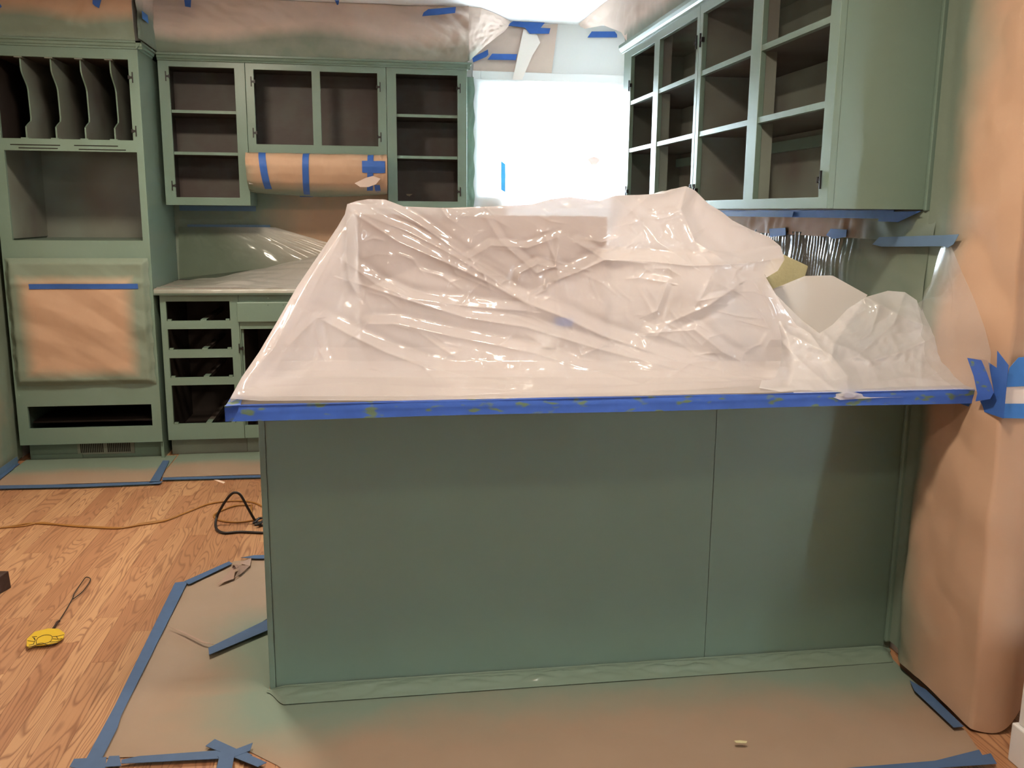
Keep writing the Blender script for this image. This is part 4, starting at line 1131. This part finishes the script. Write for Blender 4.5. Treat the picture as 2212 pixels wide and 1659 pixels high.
Yh = Yh+inner*(.020*crumple(PXh/300, PYh/300, 161, 3.0)+.004*crumple(PXh/300, PYh/300, 162, 9))
Yh = Yh+.16*(1-smoothstep(0, .14, S_))*smoothstep(0, .14, T_)
Yh = np.maximum(Yh, 2.146)
H_ = unproject(PXh, PYh, Yh)
H_[..., 2] = np.maximum(H_[..., 2], np.where(H_[..., 1] < CY0+.003, CT0+.008, CT1+.004))
hp = finish('plastic_sheet', grid_mesh('plastic_sheet', H_), 'plastic_white', None, smooth=True)
tag(hp, 'crumpled whiter plastic heaped at the wall end of the peninsula counter', 'plastic sheet')
# ---- clear film hanging from the wall tape to the counter corner
def cf_fn(U, V):
    lft = polyline([(2030, 530), (1985, 612), (1930, 690), (1880, 760), (1850, 815)], V.ravel()).reshape(V.shape+(2,))
    rgt = polyline([(2056, 534), (2078, 590), (2102, 648), (2126, 715), (2141, 762), (2137, 800), (2146, 848)], V.ravel()).reshape(V.shape+(2,))
    A = unproject(lft[..., 0], lft[..., 1], 2.40+.18*np.sin(math.pi*V*.6))
    d = (rgt[..., 0][..., None]-1106)*_r-(rgt[..., 1][..., None]-829.5)*_u+FPX*_f
    Bp = CAM+d*((1.562+0*V)/d[..., 0])[..., None]
    P = A+(Bp-A)*U[..., None]
    P[..., 1] -= smoothstep(.05, .4, V)*(.012*np.abs(np.sin(U*8+V*2))+.016*np.exp(-((U-.62)/.05)**2))*np.sin(math.pi*np.clip(V*.9+.05, 0, 1))+.008*crumple(U*.4, V*.5, 171, 6)*V
    P[..., 2] = np.maximum(P[..., 2], CT1+.004)
    return P
cf = sheet('plastic_film', cf_fn, 70, 80, 'plastic_clear')
tag(cf, 'clear film hanging from the wall tape down to the counter corner', 'plastic film')
cfp = thing('tape_strip', 'wide blue tape corner holding the plastic at the wall end of the counter', 'tape', (1.55, 2.16, CT1))
MB().prism([atX(x_, y_, q_) for x_, y_, q_ in [(2090, 773, 1.548), (2120, 778, 1.552), (2132, 805, 1.553), (2147, 848, 1.553), (2140, 862, 1.553), (2108, 867, 1.549), (2112, 850, 1.549), (2104, 812, 1.548)]], (-.0012, 0, 0)).build('strip', 'tape_edge', cfp)

# ------------------------------------------------------------------ small things on the floor
def spline(pts, n=12):
    P = [np.array(p, float) for p in pts]; P = [2*P[0]-P[1]]+P+[2*P[-1]-P[-2]]; out = []
    for i in range(1, len(P)-2):
        for k in range(n):
            t_ = k/n; a, b_, c_, d = P[i-1:i+3]
            out.append(.5*((2*b_)+(-a+c_)*t_+(2*a-5*b_+4*c_-d)*t_*t_+(-a+3*b_-3*c_+d)*t_**3))
    out.append(P[-2]); return out
def floor_line(px, z): return [atZ(x_, y_, z) for x_, y_ in px]
oc = MB()
oc.tube(spline(floor_line([(-40, 1141), (0, 1140), (60, 1131), (110, 1132), (180, 1137), (258, 1140), (300, 1134), (355, 1125), (400, 1108), (450, 1089), (500, 1082), (545, 1085), (575, 1100), (600, 1125)], .005)), .0042, 8)
o = oc.build('extension_cord', 'orange_cord', None, smooth=True)
tag(o, 'thin orange extension cord running across the oak floor', 'cord')
MB().tube(spline(floor_line([(0, 1140), (50, 1136), (90, 1129), (130, 1134), (180, 1138), (258, 1141), (310, 1130), (355, 1124)], .0045)), .0036, 8).build('cord_strand', 'orange_cord', o, smooth=True)
MB().tube(spline(floor_line([(545, 1091), (510, 1092), (478, 1103), (462, 1114), (475, 1124), (508, 1128), (545, 1124), (585, 1112)], .005)), .0042, 8).build('cord_loop', 'orange_cord', o, smooth=True)
MB().tube(spline(floor_line([(543, 1092), (545, 1115), (556, 1127), (575, 1118)], .008)), .004, 8).build('cord_tail', 'orange_cord', o, smooth=True)
pts = [atZ(600, 1150, .006), atZ(570, 1151, .006), atZ(520, 1149, .006), atZ(484, 1151, .007), atZ(467, 1141, .012)]
top_ = atZ(510, 1068, .0)
a_ = atZ(466, 1130, .02); yy = (a_[1]+atZ(550, 1125, .01)[1])/2
pts += [atY(468, 1118, yy), atY(482, 1090, yy), atY(497, 1070, yy), atY(508, 1064, yy), atY(520, 1070, yy), atY(535, 1097, yy), atY(550, 1123, yy), atZ(556, 1128, .008), atZ(562, 1134, .006), atZ(600, 1138, .006)]
o = MB().tube(spline(pts, 10), .0058, 8).build('power_cord', 'black_rubber', None, smooth=True)
tag(o, 'thick black power cord looped upright beside the peninsula', 'cord')
MB().tube(spline(floor_line([(548, 1130), (560, 1120), (572, 1121), (560, 1132), (550, 1134)], .014), 8), .006, 8).build('cord_knot', 'black_rubber', o, smooth=True)

# fly swatter
fs = thing('fly_swatter', 'yellow fly swatter with a wire handle lying on the oak floor', 'fly swatter', tuple(atZ(100, 1380, 0)))
rim_px = [(57, 1398), (58, 1383), (75, 1367), (105, 1360), (128, 1361), (140, 1370), (137, 1380), (122, 1390), (95, 1395), (75, 1396), (62, 1401)]
head = [atZ(x_, y_, .010) for x_, y_ in rim_px]
MB().prism(head, (0, 0, .005)).build('head', 'yellow_plastic', fs, bevel=.0015)
def ink(px, closed=False):
    P = [atZ(x_, y_, .0155) for x_, y_ in px]
    if closed: P.append(P[0])
    MB().tube(spline(P, 5), .0009, 6).build('ink_line', 'black_metal', fs)
ink([(78, 1385), (82, 1378), (95, 1372), (108, 1372), (113, 1377), (108, 1386), (92, 1391), (80, 1391)], True)
ink([(72, 1375), (80, 1375)]); ink([(60, 1384), (74, 1386)]); ink([(74, 1377), (76, 1383), (72, 1391)]); ink([(62, 1394), (74, 1391)]); ink([(70, 1375), (76, 1383)])
ink([(114, 1375), (126, 1374), (138, 1371)]); ink([(114, 1380), (126, 1381), (134, 1379)]); ink([(122, 1375), (126, 1381)]); ink([(108, 1387), (120, 1386), (128, 1384)])
ink([(58, 1398), (70, 1396), (90, 1389), (106, 1394), (122, 1389)])
hw = MB()
hw.tube(spline(floor_line([(116, 1362), (122, 1350), (140, 1322), (157, 1292), (160, 1283), (178, 1256), (186, 1247), (195, 1250), (193, 1258), (178, 1278), (158, 1294)], .008)), .0019, 6)
hw.build('wire_handle', 'black_metal', fs, smooth=True)
hs = MB().tube(spline(floor_line([(112, 1362), (119, 1352), (123, 1345), (128, 1341)], .010)), .004, 8).build('handle_socket', 'dark_wood', fs, smooth=True)
# dark wooden block at the left
wk = MB()
q = atZ(18, 1277, 0)
wk.add([(q[0]-.16, q[1]-.02, .0005), (q[0]-.02, q[1]-.03, .0005), (q[0], q[1]+.03, .0005), (q[0]-.15, q[1]+.06, .0005),
        (q[0]-.16, q[1]-.02, .062), (q[0]-.022, q[1]-.03, .060), (q[0]-.004, q[1]+.03, .066), (q[0]-.15, q[1]+.06, .062)],
       [(3, 2, 1, 0), (4, 5, 6, 7), (0, 1, 5, 4), (1, 2, 6, 5), (2, 3, 7, 6), (3, 0, 4, 7)])
o = wk.build('wood_block', 'dark_wood', None, bevel=.003)
tag(o, 'rough dark brown wood block on the oak floor', 'wood block')
o = MB().prism([atZ(x_, y_, .001) for x_, y_ in [(462, 1037), (470, 1037), (487, 1042), (483, 1045), (474, 1042)]], (0, 0, .002)).build('paper_scrap', 'splinter')
tag(o, 'tiny pale scrap lying on the floor by the taped runner', 'scrap')
o = MB().prism([atZ(x_, y_, .016) for x_, y_ in [(1586, 1601), (1598, 1600), (1614, 1602), (1612, 1606), (1590, 1605)]], (0, 0, .0015)).build('paper_scrap', 'foam_yellow')
tag(o, 'tiny yellowish scrap on the paper before the peninsula', 'scrap')
# white painted trim at the wall corner
wt = thing('white_plinth', 'white painted stepped board standing at the papered wall corner', 'board', (1.72, 1.9, 0))
q = atZ(2180, 1645, 0)
MB().box(q[0], q[0]+.30, q[1]-.10, q[1]+.008, .0005, .105).build('base_block', 'white_paint', wt, bevel=.004)
MB().box(q[0]+.010, q[0]+.30, q[1]-.085, q[1]-.002, .1055, .30).build('upper_board', 'white_paint', wt, bevel=.004)

# ------------------------------------------------------------------ ceiling lamps (above the frame)
for nm, L, r0, lab in (('ceiling_lamp', DINING_LAMP, .15, 'flush ceiling lamp over the dining side'), ('ceiling_lamp', BAR_LAMP, .13, 'small flush ceiling lamp in front of the peninsula'), ('ceiling_lamp', KITCHEN_LAMP, .20, 'flush ceiling lamp over the kitchen floor')):
    t = thing(nm, lab, 'lamp', (L[0], L[1], CEIL), 'flush ceiling lamps')
    MB().tube([(L[0], L[1], CEIL-.001), (L[0], L[1], CEIL-.03)], r0, 32).build('lamp_base', 'lamp_white', t)
    MB().tube([(L[0], L[1], CEIL-.031), (L[0], L[1], CEIL-.055), (L[0], L[1], CEIL-.07)], [r0*.96, r0*.85, r0*.5], 32).build('diffuser', 'lamp_glow', t, smooth=True)
